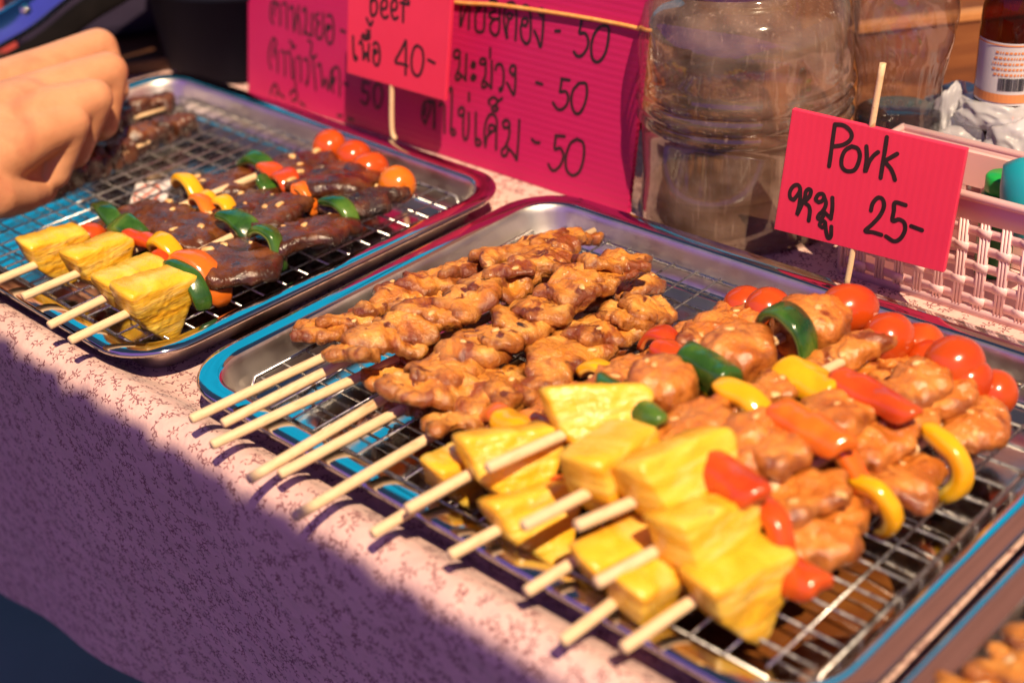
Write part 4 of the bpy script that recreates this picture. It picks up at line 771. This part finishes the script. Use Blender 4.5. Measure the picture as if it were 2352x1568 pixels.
mt_ = thing('wooden_mortar', mc, 'dark brown wooden mortar seen dimly through the big jar', 'mortar')
MB().lathe([(0.0001, 0.0), (0.058, 0.0), (0.062, 0.004), (0.062, 0.030), (0.059, 0.034), (0.063, 0.040), (0.066, 0.100), (0.066, 0.150), (0.059, 0.151), (0.052, 0.090), (0.0001, 0.060)], mc, 56).out('bowl', MORT, mt_)
MB().tube([mc + Vector((0.01, 0, 0.07)), mc + Vector((0.05, 0.03, 0.26))], [0.016, 0.011], 20).out('pestle', MORT, mt_)

bc = PY(2062, 255, 0.405); bz = TZ + 0.0015 + RIM; bcen = Vector((bc.x, bc.y, bz)); lev = bc.z - bz
br = thing('sauce_bottle', bcen, 'clear ribbed plastic bottle half full of dark liquid behind the basket', 'bottle')
def bott(r, z, t):
    if z > lev + 0.034: return r * (1 + 0.042 * abs(math.sin(4.5 * t + z * 130)) * math.copysign(1, 1) * min(1, (z - lev - 0.034) / 0.01))
    if z > lev + 0.014: return r * (1 + 0.018 * math.sin(26 * t))
    return r
R0 = 0.0243
prof = [(0.0001, 0.003), (R0 * .8, 0.002), (R0, 0.004), (R0 * 1.02, 0.01), (R0 * 1.02, lev - 0.002)]
z = lev + 0.003
for i in range(26):
    q = i / 25; zz = z + 0.105 * q; rr = R0 * (1.0 - 0.045 * math.exp(-((zz - lev - 0.018) / 0.009) ** 2)) * (1 + 0.16 * max(0, min(1, (zz - lev - 0.022) / 0.03)) - 0.9 * max(0, (zz - lev - 0.065) / 0.05) ** 2)
    if zz < lev + 0.016: rr *= 1 + 0.012 * math.sin((zz - lev) * 1900)
    prof.append((max(0.010, rr), zz))
pp = []
for i in range(len(prof) - 1):
    (r1, z1), (r2, z2) = prof[i], prof[i + 1]; k = max(1, int((z2 - z1) / 0.0012))
    for j in range(k): pp.append((r1 + (r2 - r1) * j / k, z1 + (z2 - z1) * j / k))
pp.append(prof[-1]); MB().lathe(pp, bcen, 104, cap=False, fn=bott).out('body', PETM, br)
LIQ = mat('dark_liquid', [(0.006, 0.004, 0.006)], rough=0.04, spec=0.5)
MB().lathe([(0.0001, 0.005), (R0 * .95, 0.005), (R0 * .985, 0.012), (R0 * .985, lev - 0.0006), (R0 * .97, lev), (0.0001, lev)], bcen, 64).out('liquid', LIQ, br)

lc = PY(2322, 150, 0.44); lb = Vector((lc.x, lc.y, bz)); lh = lc.z - bz
lr = thing('glass_bottle', lb, 'amber glass bottle with a pale label and barcode at the top right', 'bottle')
rb = 0.0185
MB().lathe([(0.0001, 0.003), (rb * .8, 0.002), (rb, 0.005), (rb, lh + 0.024), (rb * .97, lh + 0.034), (rb * .80, lh + 0.048), (rb * .55, lh + 0.064), (rb * .46, lh + 0.085), (rb * .45, lh + 0.11)], lb, 56, cap=False).out('body', AMBER, lr)
BEER = mat('amber_liquid', [(0.07, 0.018, 0.004), (0.11, 0.032, 0.006)], 20, 2, 0.1, spec=0.6)
MB().lathe([(0.0001, 0.004), (rb * .93, 0.004), (rb * .96, 0.01), (rb * .96, lh - 0.02), (0.0001, lh - 0.02)], lb, 48).out('drink', BEER, lr)
LAB = mat('pale_label', [(0.62, 0.60, 0.63), (0.70, 0.68, 0.70)], 40, 2, 0.4); OPR = mat('orange_print', [(0.75, 0.28, 0.10)], rough=0.45); BPR = mat('black_print', [(0.03, 0.04, 0.04)], rough=0.45)
def wrap(a0, a1, z0, z1, lift, na=20):
    V = []; F = []
    for i in range(na + 1):
        a = a0 + (a1 - a0) * i / na
        for zz in (z0, z1): V.append(lb + Vector((math.cos(a) * (rb + lift), math.sin(a) * (rb + lift), zz)))
    for i in range(na): F.append((2 * i, 2 * i + 2, 2 * i + 3, 2 * i + 1))
    return V, F
av = math.atan2(CAM.y - lb.y, CAM.x - lb.x)
lab = MB().add(*wrap(av - 1.25, av + 1.25, lh - 0.017, lh + 0.0185, 0.0004, 30)).out('label', LAB, lr)
ob = MB(); ob.add(*wrap(av - 1.25, av + 1.25, lh + 0.0168, lh + 0.0176, 0.0007)); ob.add(*wrap(av - 1.25, av + 1.25, lh - 0.0155, lh - 0.0105, 0.0007))
rn = random.Random(2)
for row in range(5):
    x = av - 0.55 + 0.1 * rn.random()
    while x < av + 0.75:
        q = rn.uniform(0.03, 0.10); ob.add(*wrap(x, x + q, lh + 0.0125 - row * 0.0031, lh + 0.0138 - row * 0.0031, 0.0007, 3)); x += q + 0.035
ob.out('label_print', OPR, lab, False)
bb = MB(); x = av - 0.30
while x < av + 0.42:
    q = rn.choice([0.010, 0.016, 0.024]); bb.add(*wrap(x, x + q, lh - 0.0085, lh - 0.001, 0.0007, 2)); x += q + rn.choice([0.010, 0.018])
bb.out('barcode', BPR, lab, False)
# orange-brown bottle seen in the gap between board and jar
oc = PY(1522, 240, 0.455); ocb = Vector((oc.x, oc.y, bz)); OB = mat('orange_plastic', [(0.60, 0.20, 0.025), (0.70, 0.27, 0.04)], 12, 2, 0.35)
orr = thing('seasoning_bottle', ocb, 'orange plastic bottle half hidden behind the big jar', 'bottle')
MB().lathe([(0.0001, 0.001), (0.024, 0.001), (0.0255, 0.006), (0.0255, 0.060), (0.020, 0.075), (0.010, 0.085), (0.010, 0.10)], ocb, 40).out('body', OB, orr)
MB().lathe([(0.0125, 0.098), (0.0125, 0.118), (0.0115, 0.120), (0.0001, 0.120)], ocb, 24).out('cap', LIDM, orr)

# ------------------------------------------------------------------ pink woven basket and what lies in it
PINK = mat('pale_pink_plastic', [(0.93, 0.57, 0.55), (0.95, 0.62, 0.60)], 20, 2, 0.4, sss=0.15, bump=[(60, 0.05, 0.001)])
k0 = w(0.180, 0.313, TZ + 0.0015)
kr = thing('plastic_basket', k0, 'pale pink woven plastic basket holding bottles and bags', 'basket')
HT, KX, KY, FL = 0.0640, 0.34, 0.056, 0.0      # height, length, depth, flare
def bwall(p0, ex_, nrm, ln):
    """woven wall: upright straps and level bands with square openings"""
    mb = MB(); up = Vector((0, 0, 1)) + nrm * FL; pit = 0.0112; sw = 0.0064; c0 = p0 + ex_ * ln / 2
    nv = int(ln / pit); nh = 5
    vp = (HT - 0.0165) / nh
    for i in range(nv + 1):
        x = ln * i / nv; mb.add(*boxat(p0 + ex_ * x + up * (HT * .44), ex_, up.normalized(), nrm, sw * .86, HT * .84, 0.0009))
        for s3 in (-1, 0, 1):
            a_ = p0 + ex_ * (x + s3 * sw * .28) + nrm * 0.0006; mb.tube([a_ + up * 0.004, a_ + up * (HT - .012)], sw / 8, 5)
    for j in range(nh):
        zc = 0.004 + (j + .5) * vp; mb.add(*boxat(c0 + up * zc + nrm * .0001, ex_, up.normalized(), nrm, ln, vp * .50, 0.0012))
        for i in range(nv):
            if (i + j) % 2 == 0: mb.add(*boxat(p0 + ex_ * (ln * (i + .5) / nv + ln / nv * .5) + up * zc + nrm * .0010, ex_, up.normalized(), nrm, sw * 1.15, vp * .48, 0.0010))
    c = p0 + ex_ * ln / 2
    for zz, hh, th in ((HT - 0.006, 0.0125, 0.0022), (0.002, 0.005, 0.0022)):
        ca = c + up * zz; mb.add(*boxat(ca, ex_, up.normalized(), nrm, ln + 0.004, hh, th))
    ca = c + up * (HT + 0.0008) + nrm * 0.0012; mb.tube([ca - ex_ * (ln / 2 + .002), ca + ex_ * (ln / 2 + .002)], 0.0024, 8)
    return mb
def boxat(c, a, b, d, la, lb_, ld):
    V = []
    for i in (-1, 1):
        for j in (-1, 1):
            for k in (-1, 1): V.append(c + a * i * la / 2 + b * j * lb_ / 2 + d * k * ld / 2)
    return V, [(0, 1, 3, 2), (4, 6, 7, 5), (0, 4, 5, 1), (2, 3, 7, 6), (0, 2, 6, 4), (1, 5, 7, 3)]
ka = rad(0); X_ = Vector((math.cos(ka), math.sin(ka), 0)); Y_ = Vector((-math.sin(ka), math.cos(ka), 0))
for (p0, ex_, nr, ln) in ((k0, X_, -Y_, KX), (k0 + Y_ * KY, X_, Y_, KX), (k0, Y_, -X_, KY), (k0 + X_ * KX, Y_, X_, KY)):
    bwall(p0, ex_, nr, ln).out('woven_wall', PINK, kr, True)
MB().add(*boxat(k0 + X_ * KX / 2 + Y_ * KY / 2 + Vector((0, 0, 0.0025)), X_, Y_, Vector((0, 0, 1)), KX - .002, KY - .002, 0.003)).out('bottom', PINK, kr, False)
# smooth pink box standing in the basket
ib = PY(2225, 346, 0.3635); SM = MB()
pb0 = Vector((ib.x - 0.01, 0.3635, k0.z + 0.005)); TRAYP = mat('smooth_pink_plastic', [(0.82, 0.47, 0.46), (0.86, 0.52, 0.50)], 15, 2, 0.42, sss=0.15)
pt = thing('plastic_tray', pb0, 'smooth pale pink plastic panel with small square holes inside the basket', 'tray')
hp = ib.z - pb0.z
pan = MB(); cols_ = 9; pw = 0.22
for (za, zb_) in ((0, hp * .60), (hp * .68, hp)):
    pan.add(*boxat(pb0 + X_ * pw / 2 + Vector((0, 0, (za + zb_) / 2)), X_, Vector((0, 0, 1)), Y_, pw, zb_ - za, 0.003))
for i in range(cols_ + 1): pan.add(*boxat(pb0 + X_ * (pw * i / cols_ * .97 + pw * .015) + Vector((0, 0, hp * .64)), X_, Vector((0, 0, 1)), Y_, pw / cols_ * .62, hp * .082, 0.0027))
pan.out('panel', TRAYP, pt, False)
# green-capped bottle
gc = PY(2303, 400, 0.352); gb = Vector((gc.x, gc.y, k0.z + 0.005)); gh = gc.z - gb.z
gr = thing('capped_bottle', gb, 'small bottle with a ribbed bright green cap inside the pink basket', 'bottle')
GCAP = mat('bright_green_plastic', [(0.010, 0.36, 0.060), (0.015, 0.42, 0.08)], 20, 2, 0.3); GBOD = mat('dark_green_plastic', [(0.008, 0.13, 0.03), (0.012, 0.17, 0.04)], 30, 2, 0.3)
MB().lathe([(0.0076, gh - 0.0095), (0.0082, gh - 0.009), (0.0082, gh - 0.0012), (0.0070, gh), (0.0001, gh)], gb, 48).out('cap', GCAP, gr)
MB().lathe([(0.0001, 0.0), (0.0090, 0.0), (0.0094, 0.002), (0.0094, gh - 0.011), (0.0078, gh - 0.0095)], gb, 60, fn=lambda r, z, t: r * (1 + 0.018 * math.sin(30 * t))).out('body', GBOD, gr)
# teal squeeze bottle leaning at the right edge
TEAL = mat('teal_plastic', [(0.010, 0.28, 0.36), (0.015, 0.33, 0.42)], 15, 2, 0.3)
ta = PY(2345, 372, 0.335); tbm = PY(2372, 500, 0.335)
tr = thing('squeeze_bottle', Vector((tbm.x, tbm.y, k0.z + .006)), 'teal plastic bottle leaning in the basket at the right edge', 'bottle')
axis = (ta - tbm).normalized(); ll = (ta - tbm).length; tb0 = tbm - axis * 0.012
MB().lathe([(0.0001, 0), (0.012, 0.0005), (0.0135, 0.003), (0.0140, ll * .75), (0.0120, ll + 0.002), (0.0085, ll + 0.012), (0.0001, ll + 0.014)], tb0, 40, axis=axis).out('body', TEAL, tr)
MB().lathe([(0.0142, ll * .35), (0.0148, ll * .36), (0.0148, ll * .44), (0.0142, ll * .45)], tb0, 40, axis=axis, cap=False).out('band', TEAL, tr)
# crumpled plastic bags behind the basket
def bag(name, pts, r, m, label, seed):
    bm = bmesh.new()
    for (q, rr, sx) in pts:
        g = bmesh.ops.create_icosphere(bm, subdivisions=5, radius=1.0)
        for vv in g['verts']:
            d = vv.co.normalized(); k = 1 + 0.30 * noise.noise(d * 1.3 + Vector((seed, 0, 0))) - 0.16 * abs(noise.noise(d * 1.9 + Vector((seed, 3, 0)))) ** .8 - 0.10 * abs(noise.noise(Vector((d.x * 5, d.y * 2, d.z * 2)) + Vector((0, seed, 0))))
            vv.co = q + Vector((d.x * sx[0], d.y * sx[1], d.z * sx[2])) * rr * k
    V = [v_.co.copy() for v_ in bm.verts]; bm.verts.index_update(); F = [tuple(x.index for x in f.verts) for f in bm.faces]; bm.free()
    return tag(mk(name, V, F, m, origin=pts[0][0]), label, 'plastic bag')
q1 = PY(2245, 300, 0.435)
bag('plastic_bag', [(Vector((q1.x - 0.002, 0.425, q1.z - 0.012)), 0.030, (0.95, 0.8, 0.75)), (PY(2300, 262, 0.43), 0.024, (1.25, .7, .42)), (PY(2180, 300, 0.43), 0.022, (.5, .7, 1.35)), (PY(2340, 330, 0.42), 0.022, (1.0, .8, .7))], 1, BAGM, 'crumpled white see-through plastic bag behind the pink basket', 3.0)
BLUEP = mat('light_blue_plastic', [(0.10, 0.36, 0.55), (0.16, 0.44, 0.62)], 15, 2, 0.35)
bag('plastic_bag', [(PY(2228, 246, 0.468), 0.026, (1.15, .7, .5))], 1, BLUEP, 'light blue plastic bag tucked behind the white one', 9.0)

# ------------------------------------------------------------------ background on the table
WOOD = mat('brown_wood', [(0.11, 0.032, 0.008), (0.18, 0.055, 0.013), (0.24, 0.085, 0.022)], 7, 5, 0.55, stretch=(2, 2, 14), bump=[(60, 0.2, 0.001)])
WOODD = mat('shaded_wood', [(0.045, 0.015, 0.006), (0.075, 0.026, 0.010)], 9, 4, 0.6, stretch=(3, 14, 3))  # wood darkened: the background's shade is put into its colour
WOODL = mat('orange_wood', [(0.40, 0.16, 0.045), (0.50, 0.22, 0.07)], 10, 4, 0.5, stretch=(14, 2, 2))
def crate(o, ang, ln, dp, ht, label, name='wooden_crate', m=WOOD, ml=WOODL):
    r = thing(name, o, label, 'crate'); a = Vector((math.cos(ang), math.sin(ang), 0)); b = Vector((-math.sin(ang), math.cos(ang), 0)); up = Vector((0, 0, 1)); t = 0.009
    bevel(MB().add(*boxat(o + up * ht / 2, a, up, b, ln, ht, t)).out('front_board', m, r, False), .001)
    bevel(MB().add(*boxat(o + b * dp + up * ht / 2, a, up, b, ln, ht, t)).out('back_board', m, r, False), .001)
    for s in (-1, 1): bevel(MB().add(*boxat(o + a * s * (ln / 2 - t / 2) + b * dp / 2 + up * ht / 2, b, up, a, dp - t - .001, ht - .002, t)).out('end_board', m, r, False), .001)
    bevel(MB().add(*boxat(o + b * dp / 2 + up * 0.004, a, b, up, ln - 2 * t - .001, dp - t - .001, 0.006)).out('base_board', m, r, False), .001)
    bevel(MB().add(*boxat(o + up * (ht + 0.0033) - b * 0.0012, a, up, b, ln, 0.006, t + 0.002)).out('top_rail', ml, r, False), .001)
    return r
ct = PY(2230, 24, 0.60); cb_ = Vector((ct.x, ct.y, bz))
crate(cb_ + Vector((math.cos(rad(52)), math.sin(rad(52)), 0)) * 0.03, rad(52), 0.40, 0.22, ct.z - bz - 0.006, 'long brown wooden crate standing behind the bottles and basket')
w0 = P(390, 168, TZ + 0.0015)
pl = thing('wooden_board', w0, 'brown wooden board lying behind the left tray', 'board')
a58 = Vector((math.cos(rad(60)), math.sin(rad(60)), 0)); b58 = Vector((-math.sin(rad(60)), math.cos(rad(60)), 0)); upz = Vector((0, 0, 1))
bevel(MB().add(*boxat(w0 + upz * 0.006 + b58 * 0.07, a58, b58, upz, 0.28, 0.13, 0.012)).out('plank', WOODD, pl, False), .002)
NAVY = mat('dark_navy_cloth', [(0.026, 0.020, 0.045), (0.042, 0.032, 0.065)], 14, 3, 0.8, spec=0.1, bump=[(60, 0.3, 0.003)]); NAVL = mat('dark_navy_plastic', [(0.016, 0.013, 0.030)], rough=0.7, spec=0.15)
cx = P(392, 128, TZ + 0.0015); cx = Vector((cx.x, cx.y, bz)) + b58 * 0.10
cr = thing('cooler_box', cx, 'dark navy cooler box behind the left tray', 'box')
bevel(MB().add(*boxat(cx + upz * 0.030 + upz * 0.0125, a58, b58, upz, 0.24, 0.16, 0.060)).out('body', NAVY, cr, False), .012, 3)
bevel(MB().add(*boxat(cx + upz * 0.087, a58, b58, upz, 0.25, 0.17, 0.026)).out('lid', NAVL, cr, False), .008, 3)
gp_ = P(492, 170, TZ + .0015); gp_ = Vector((gp_.x, gp_.y, bz)) + Vector((-0.72, 0.70, 0)) * 0.022
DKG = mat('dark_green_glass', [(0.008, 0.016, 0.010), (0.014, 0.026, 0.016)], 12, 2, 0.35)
dg = thing('glass_bottle', gp_, 'dark green bottle behind the left tray, by the menu board', 'bottle')
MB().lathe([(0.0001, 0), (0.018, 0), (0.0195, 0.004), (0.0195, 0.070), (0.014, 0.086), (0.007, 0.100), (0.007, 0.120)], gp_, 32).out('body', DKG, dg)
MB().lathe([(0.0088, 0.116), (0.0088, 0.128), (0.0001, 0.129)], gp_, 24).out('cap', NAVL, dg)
gt = P(560, 205, TZ + .0015); gt = Vector((gt.x, gt.y, bz)) + Vector((-0.66, 0.75, 0)) * 0.088
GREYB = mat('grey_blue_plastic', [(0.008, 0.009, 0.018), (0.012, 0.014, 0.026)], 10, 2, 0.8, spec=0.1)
tbk = thing('plastic_tub', gt, 'grey blue plastic tub in the shade behind the menu board', 'tub')
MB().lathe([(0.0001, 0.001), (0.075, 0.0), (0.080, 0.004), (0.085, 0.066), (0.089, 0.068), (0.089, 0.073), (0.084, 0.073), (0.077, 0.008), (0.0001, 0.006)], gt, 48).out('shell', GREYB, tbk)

# ------------------------------------------------------------------ the hand reaching in from the left
def capsule_chain(bm, pts):
    """overlapping balls and tapered tubes, fused afterwards by a voxel remesh"""
    for (p, r) in pts:
        g = bmesh.ops.create_icosphere(bm, subdivisions=3, radius=r)
        for vv in g['verts']: vv.co += p
    for (p, r), (q, s) in zip(pts[:-1], pts[1:]):
        d = q - p; M = Vector((0, 0, 1)).rotation_difference(d).to_matrix().to_4x4()
        g = bmesh.ops.create_cone(bm, cap_ends=True, segments=20, radius1=r, radius2=s, depth=d.length, matrix=Matrix.Translation((p + q) / 2) @ M)
H = lambda u, v_, z, r: (P(u, v_, z), r)
bm = bmesh.new()
A_ = (P(-150, 330, .046) + Vector((0.10, -0.20, 0.03)), .034); W_ = H(-150, 330, .046, .027)
capsule_chain(bm, [A_, W_, H(-40, 300, .050, .026), H(60, 262, .051, .022)])
capsule_chain(bm, [W_, H(-20, 225, .052, .021), H(110, 165, .056, .0165), H(226, 110, .058, .0130), H(263, 205, .032, .0100), H(208, 262, .014, .0082)])
capsule_chain(bm, [W_, H(0, 270, .052, .021), H(130, 212, .055, .0165), H(248, 165, .056, .0130), H(236, 285, .026, .0100), H(172, 320, .012, .0080)])
capsule_chain(bm, [W_, H(-10, 320, .048, .021), H(110, 262, .051, .0165), H(214, 226, .052, .0125), H(172, 352, .021, .0096), H(116, 376, .010, .0078)])
capsule_chain(bm, [W_, H(-30, 370, .042, .020), H(80, 312, .046, .0155), H(164, 282, .046, .0115), H(128, 402, .017, .0086), H(72, 420, .009, .0070)])
capsule_chain(bm, [H(-40, 380, .034, .018), H(40, 372, .030, .0150), H(95, 350, .026, .0120), H(120, 360, .020, .0095)])
capsule_chain(bm, [H(-30, 420, .028, .016), H(50, 405, .020, .0120), H(100, 405, .014, .0090)])
capsule_chain(bm, [W_, H(-80, 430, .036, .019), H(-10, 452, .026, .0135), H(50, 450, .016, .0110), H(100, 436, .008, .0086)])
hv = [v_.co.copy() for v_ in bm.verts]; bm.verts.index_update(); hf = [tuple(x.index for x in f.verts) for f in bm.faces]; bm.free()
po = P(-150, 330, .03)
person = mk('person', hv, hf, SKIN, origin=po)
tag(person, 'person reaching in from the left, only the bent hand seen picking at a beef skewer', 'person')
rm = person.modifiers.new('fuse', 'REMESH'); rm.mode = 'VOXEL'; rm.voxel_size = 0.0018; rm.use_smooth_shade = True
s_ = person.modifiers.new('smooth', 'SMOOTH'); s_.factor = 0.5; s_.iterations = 7
a0 = P(-150, 330, .046) + Vector((0.035, -0.07, 0.012)); a1 = a0 + Vector((0.10, -0.20, 0.03))
SLEEVE = mat('black_cloth', [(0.004, 0.003, 0.003), (0.006, 0.005, 0.005)], 20, 2, 0.9, spec=0.05)
MB().tube(catmull([a0, (a0 + a1) / 2, a1], 6), [0.042] * 0 or 0.044, 24, cap=False).out('sleeve', SLEEVE, person)
# skewer held by the fingers
tag(MB().tube([P(262, 200, .004), P(256, 168, .020)], 0.0016, 8).out('bamboo_stick', BAMBOO), 'thin bamboo stick held between the fingers over the tray corner', 'stick')

# metal tongs held above the hand, red cloth behind
REDC = mat('red_cloth', [(0.24, 0.018, 0.014), (0.32, 0.03, 0.02)], 20, 2, 0.7, bump=[(60, 0.3, 0.003)])
BLST = mat('blue_reflection_steel', [(0.22, 0.42, 0.66), (0.30, 0.52, 0.74)], 18, 4, 0.12, 1.0, bump=[(30, 0.1, 0.001)])  # a blue reflection put into the steel's base colour
DKST = mat('shaded_steel', [(0.006, 0.005, 0.005), (0.010, 0.008, 0.008)], 40, 2, 0.9, spec=0.04)  # black carries the shade on the lower steel arm
qa, qb = PD(-120, 215, 1.06), PD(350, -110, 1.06); en = (qb - qa).normalized(); mid = (qa + qb) / 2; es = en.cross(CF).normalized()
if es.z < 0: es = -es
et = en.cross(es)
if et.dot(CF) > 0: et = -et
for sg in (1, -1):
    Mt = Matrix.Rotation(rad(32 * sg), 3, en)
    if (Mt @ et).z > et.z: es, et = Mt @ es, Mt @ et; break
hb = thing('serving_tongs', mid, 'shiny steel serving tongs with a shade-blackened grip, held above the hand', 'tongs')
def gutter(c0, wd, dep, L, m, nm, hump=0.0):
    V = []; F = []; nl, nw = 40, 10
    for i in range(nl + 1):
        u = i / nl; k = 0.75 + 0.25 * math.sin(math.pi * u)
        for j in range(nw + 1):
            q = j / nw * 2 - 1; V.append(c0 + en * (L * (u - .5)) + es * (q * wd * k + hump * math.sin(math.pi * u)) + et * (dep * (1 - q * q) + 0.0015 * math.sin(u * 24)))
    for i in range(nl):
        for j in range(nw): F.append((i * (nw + 1) + j, i * (nw + 1) + j + 1, (i + 1) * (nw + 1) + j + 1, (i + 1) * (nw + 1) + j))
    o = mk(nm, V, F, m, hb); so = o.modifiers.new('thickness', 'SOLIDIFY'); so.thickness = 0.0014; return o
gutter(mid + es * 0.024, 0.0190, 0.010, 0.30, BLST, 'steel_arm'); gutter(mid - es * 0.012 - et * 0.004, 0.0120, 0.008, 0.30, DKST, 'lower_arm')
for t_ in (-0.010, 0.030): MB().lathe([(0.0001, 0.0), (0.0035, 0.0004), (0.0038, 0.0014), (0.0024, 0.0026), (0.0001, 0.003)], mid + en * t_ + es * 0.016 + et * 0.0095, 20, axis=et).out('rivet', STEEL, hb)
rc = PD(5, 45, 1.22); V, F = blobmesh(rc, en, es, et, 0.16, 0.075, 0.02, lobes(8, 2, 6, .08), .5, 20, 48, 0, (0.006, 0.003, 0), (25, 60, 1), 8)
tag(mk('folded_cloth', V, F, REDC, origin=(rc.x, rc.y, bz)), 'red folded cloth behind the blue bag in the top left corner', 'cloth')

# ------------------------------------------------------------------ unseen blue tarpaulin roof, put in so the trays mirror blue
AWN = bpy.data.materials.new('blue_tarpaulin'); AWN.use_nodes = True
t = AWN.node_tree; N = t.nodes; Lk = t.links; N.remove(N['Principled BSDF'])
d = N.new('ShaderNodeBsdfDiffuse'); d.inputs[0].default_value = (0.01, 0.25, 0.70, 1); tl = N.new('ShaderNodeBsdfTranslucent'); tl.inputs[0].default_value = (0.01, 0.46, 1.0, 1)
mx = N.new('ShaderNodeMixShader'); mx.inputs[0].default_value = 0.8; Lk.new(d.outputs[0], mx.inputs[1]); Lk.new(tl.outputs[0], mx.inputs[2]); Lk.new(mx.outputs[0], N['Material Output'].inputs[0])
ar = thing('unseen_tarpaulin_roof', w(-0.9, 1.9, -RIM), 'unseen blue tarpaulin roof on poles, put in for blue reflections in the trays', 'canopy')
def aw(a, b):
    x = -3.2 + a * (2.55 + 0.55 * b); y = 0.46 + b * 2.6
    return w(x, y, 0.80 + 0.42 * b + 0.02 * math.sin(a * 37 + b * 3) * (0.3 + b) + 0.02 * math.sin(b * 15))
v, f = grid(120, 40, aw); mk('canopy', v, f, AWN, ar)
for x in (-3.15, -0.70):
    for (y, z) in ((0.80, 0.84), (3.02, 1.20)): MB().tube([w(x, y, -RIM), w(x, y, z)], 0.018, 12).out('pole', DARKM, ar)
# unseen brown canvas roof, added so the right-hand rims mirror brown
BRC = bpy.data.materials.new('brown_canvas'); BRC.use_nodes = True
t = BRC.node_tree; N = t.nodes; Lk = t.links; N.remove(N['Principled BSDF'])
d = N.new('ShaderNodeBsdfDiffuse'); d.inputs[0].default_value = (0.35, 0.17, 0.12, 1); tl = N.new('ShaderNodeBsdfTranslucent'); tl.inputs[0].default_value = (0.34, 0.17, 0.17, 1)
mx = N.new('ShaderNodeMixShader'); mx.inputs[0].default_value = 0.7; Lk.new(d.outputs[0], mx.inputs[1]); Lk.new(tl.outputs[0], mx.inputs[2]); Lk.new(mx.outputs[0], N['Material Output'].inputs[0])
ar = thing('added_canvas_roof', w(0.5, 1.9, -RIM), 'unseen brown canvas roof on poles, added for brown reflections in the tray rims', 'canopy')
v, f = grid(60, 40, lambda a, b: w(-0.60 + 0.55 * b + (2.0 - 0.55 * b) * a, 0.66 + 2.4 * b, 0.86 + 0.42 * b + 0.02 * math.sin(a * 23 + b * 3) * (0.3 + b)))
mk('canopy', v, f, BRC, ar)
for x in (-0.55, 1.35):
    for (y, z) in ((0.95, 0.88), (3.02, 1.24)): MB().tube([w(x, y, -RIM), w(x, y, z)], 0.018, 12).out('pole', DARKM, ar)
# unseen violet-blue awning, added to shade the drape and tint that shade purple
AW2 = bpy.data.materials.new('violet_awning_cloth'); AW2.use_nodes = True
t = AW2.node_tree; N = t.nodes; Lk = t.links; N.remove(N['Principled BSDF'])
d = N.new('ShaderNodeBsdfDiffuse'); d.inputs[0].default_value = (0.14, 0.12, 0.60, 1); tl = N.new('ShaderNodeBsdfTranslucent'); tl.inputs[0].default_value = (0.23, 0.15, 0.74, 1)
mx = N.new('ShaderNodeMixShader'); mx.inputs[0].default_value = 0.7; Lk.new(d.outputs[0], mx.inputs[1]); Lk.new(tl.outputs[0], mx.inputs[2]); Lk.new(mx.outputs[0], N['Material Output'].inputs[0])
ar = thing('added_awning', w(0, -2.0, -RIM), 'unseen violet blue awning on poles, added to shade and tint the front of the cloth', 'awning')
v, f = grid(700, 14, lambda a, b: w(-2.8 + 4.8 * a, -0.0170 - 0.317 * 0.660 + 0.018 * max(0.15, min(.6, 0.5 - (-2.8 + 4.8 * a))) - 0.004 * noise.noise(Vector((a * 300, 0, 0))) - 3.0 * b, 0.62 - 0.50 * b + 0.02 * math.sin(a * 33 + b * 4) * min(1, b * 6)))
mk('canopy', v, f, AW2, ar)
for x in (-2.75, 1.95):
    for (y, z) in ((-0.30, 0.61), (-3.18, 0.11)): MB().tube([w(x, y, -RIM), w(x, y, z)], 0.018, 12).out('pole', DARKM, ar)
print('objects', len(bpy.data.objects))
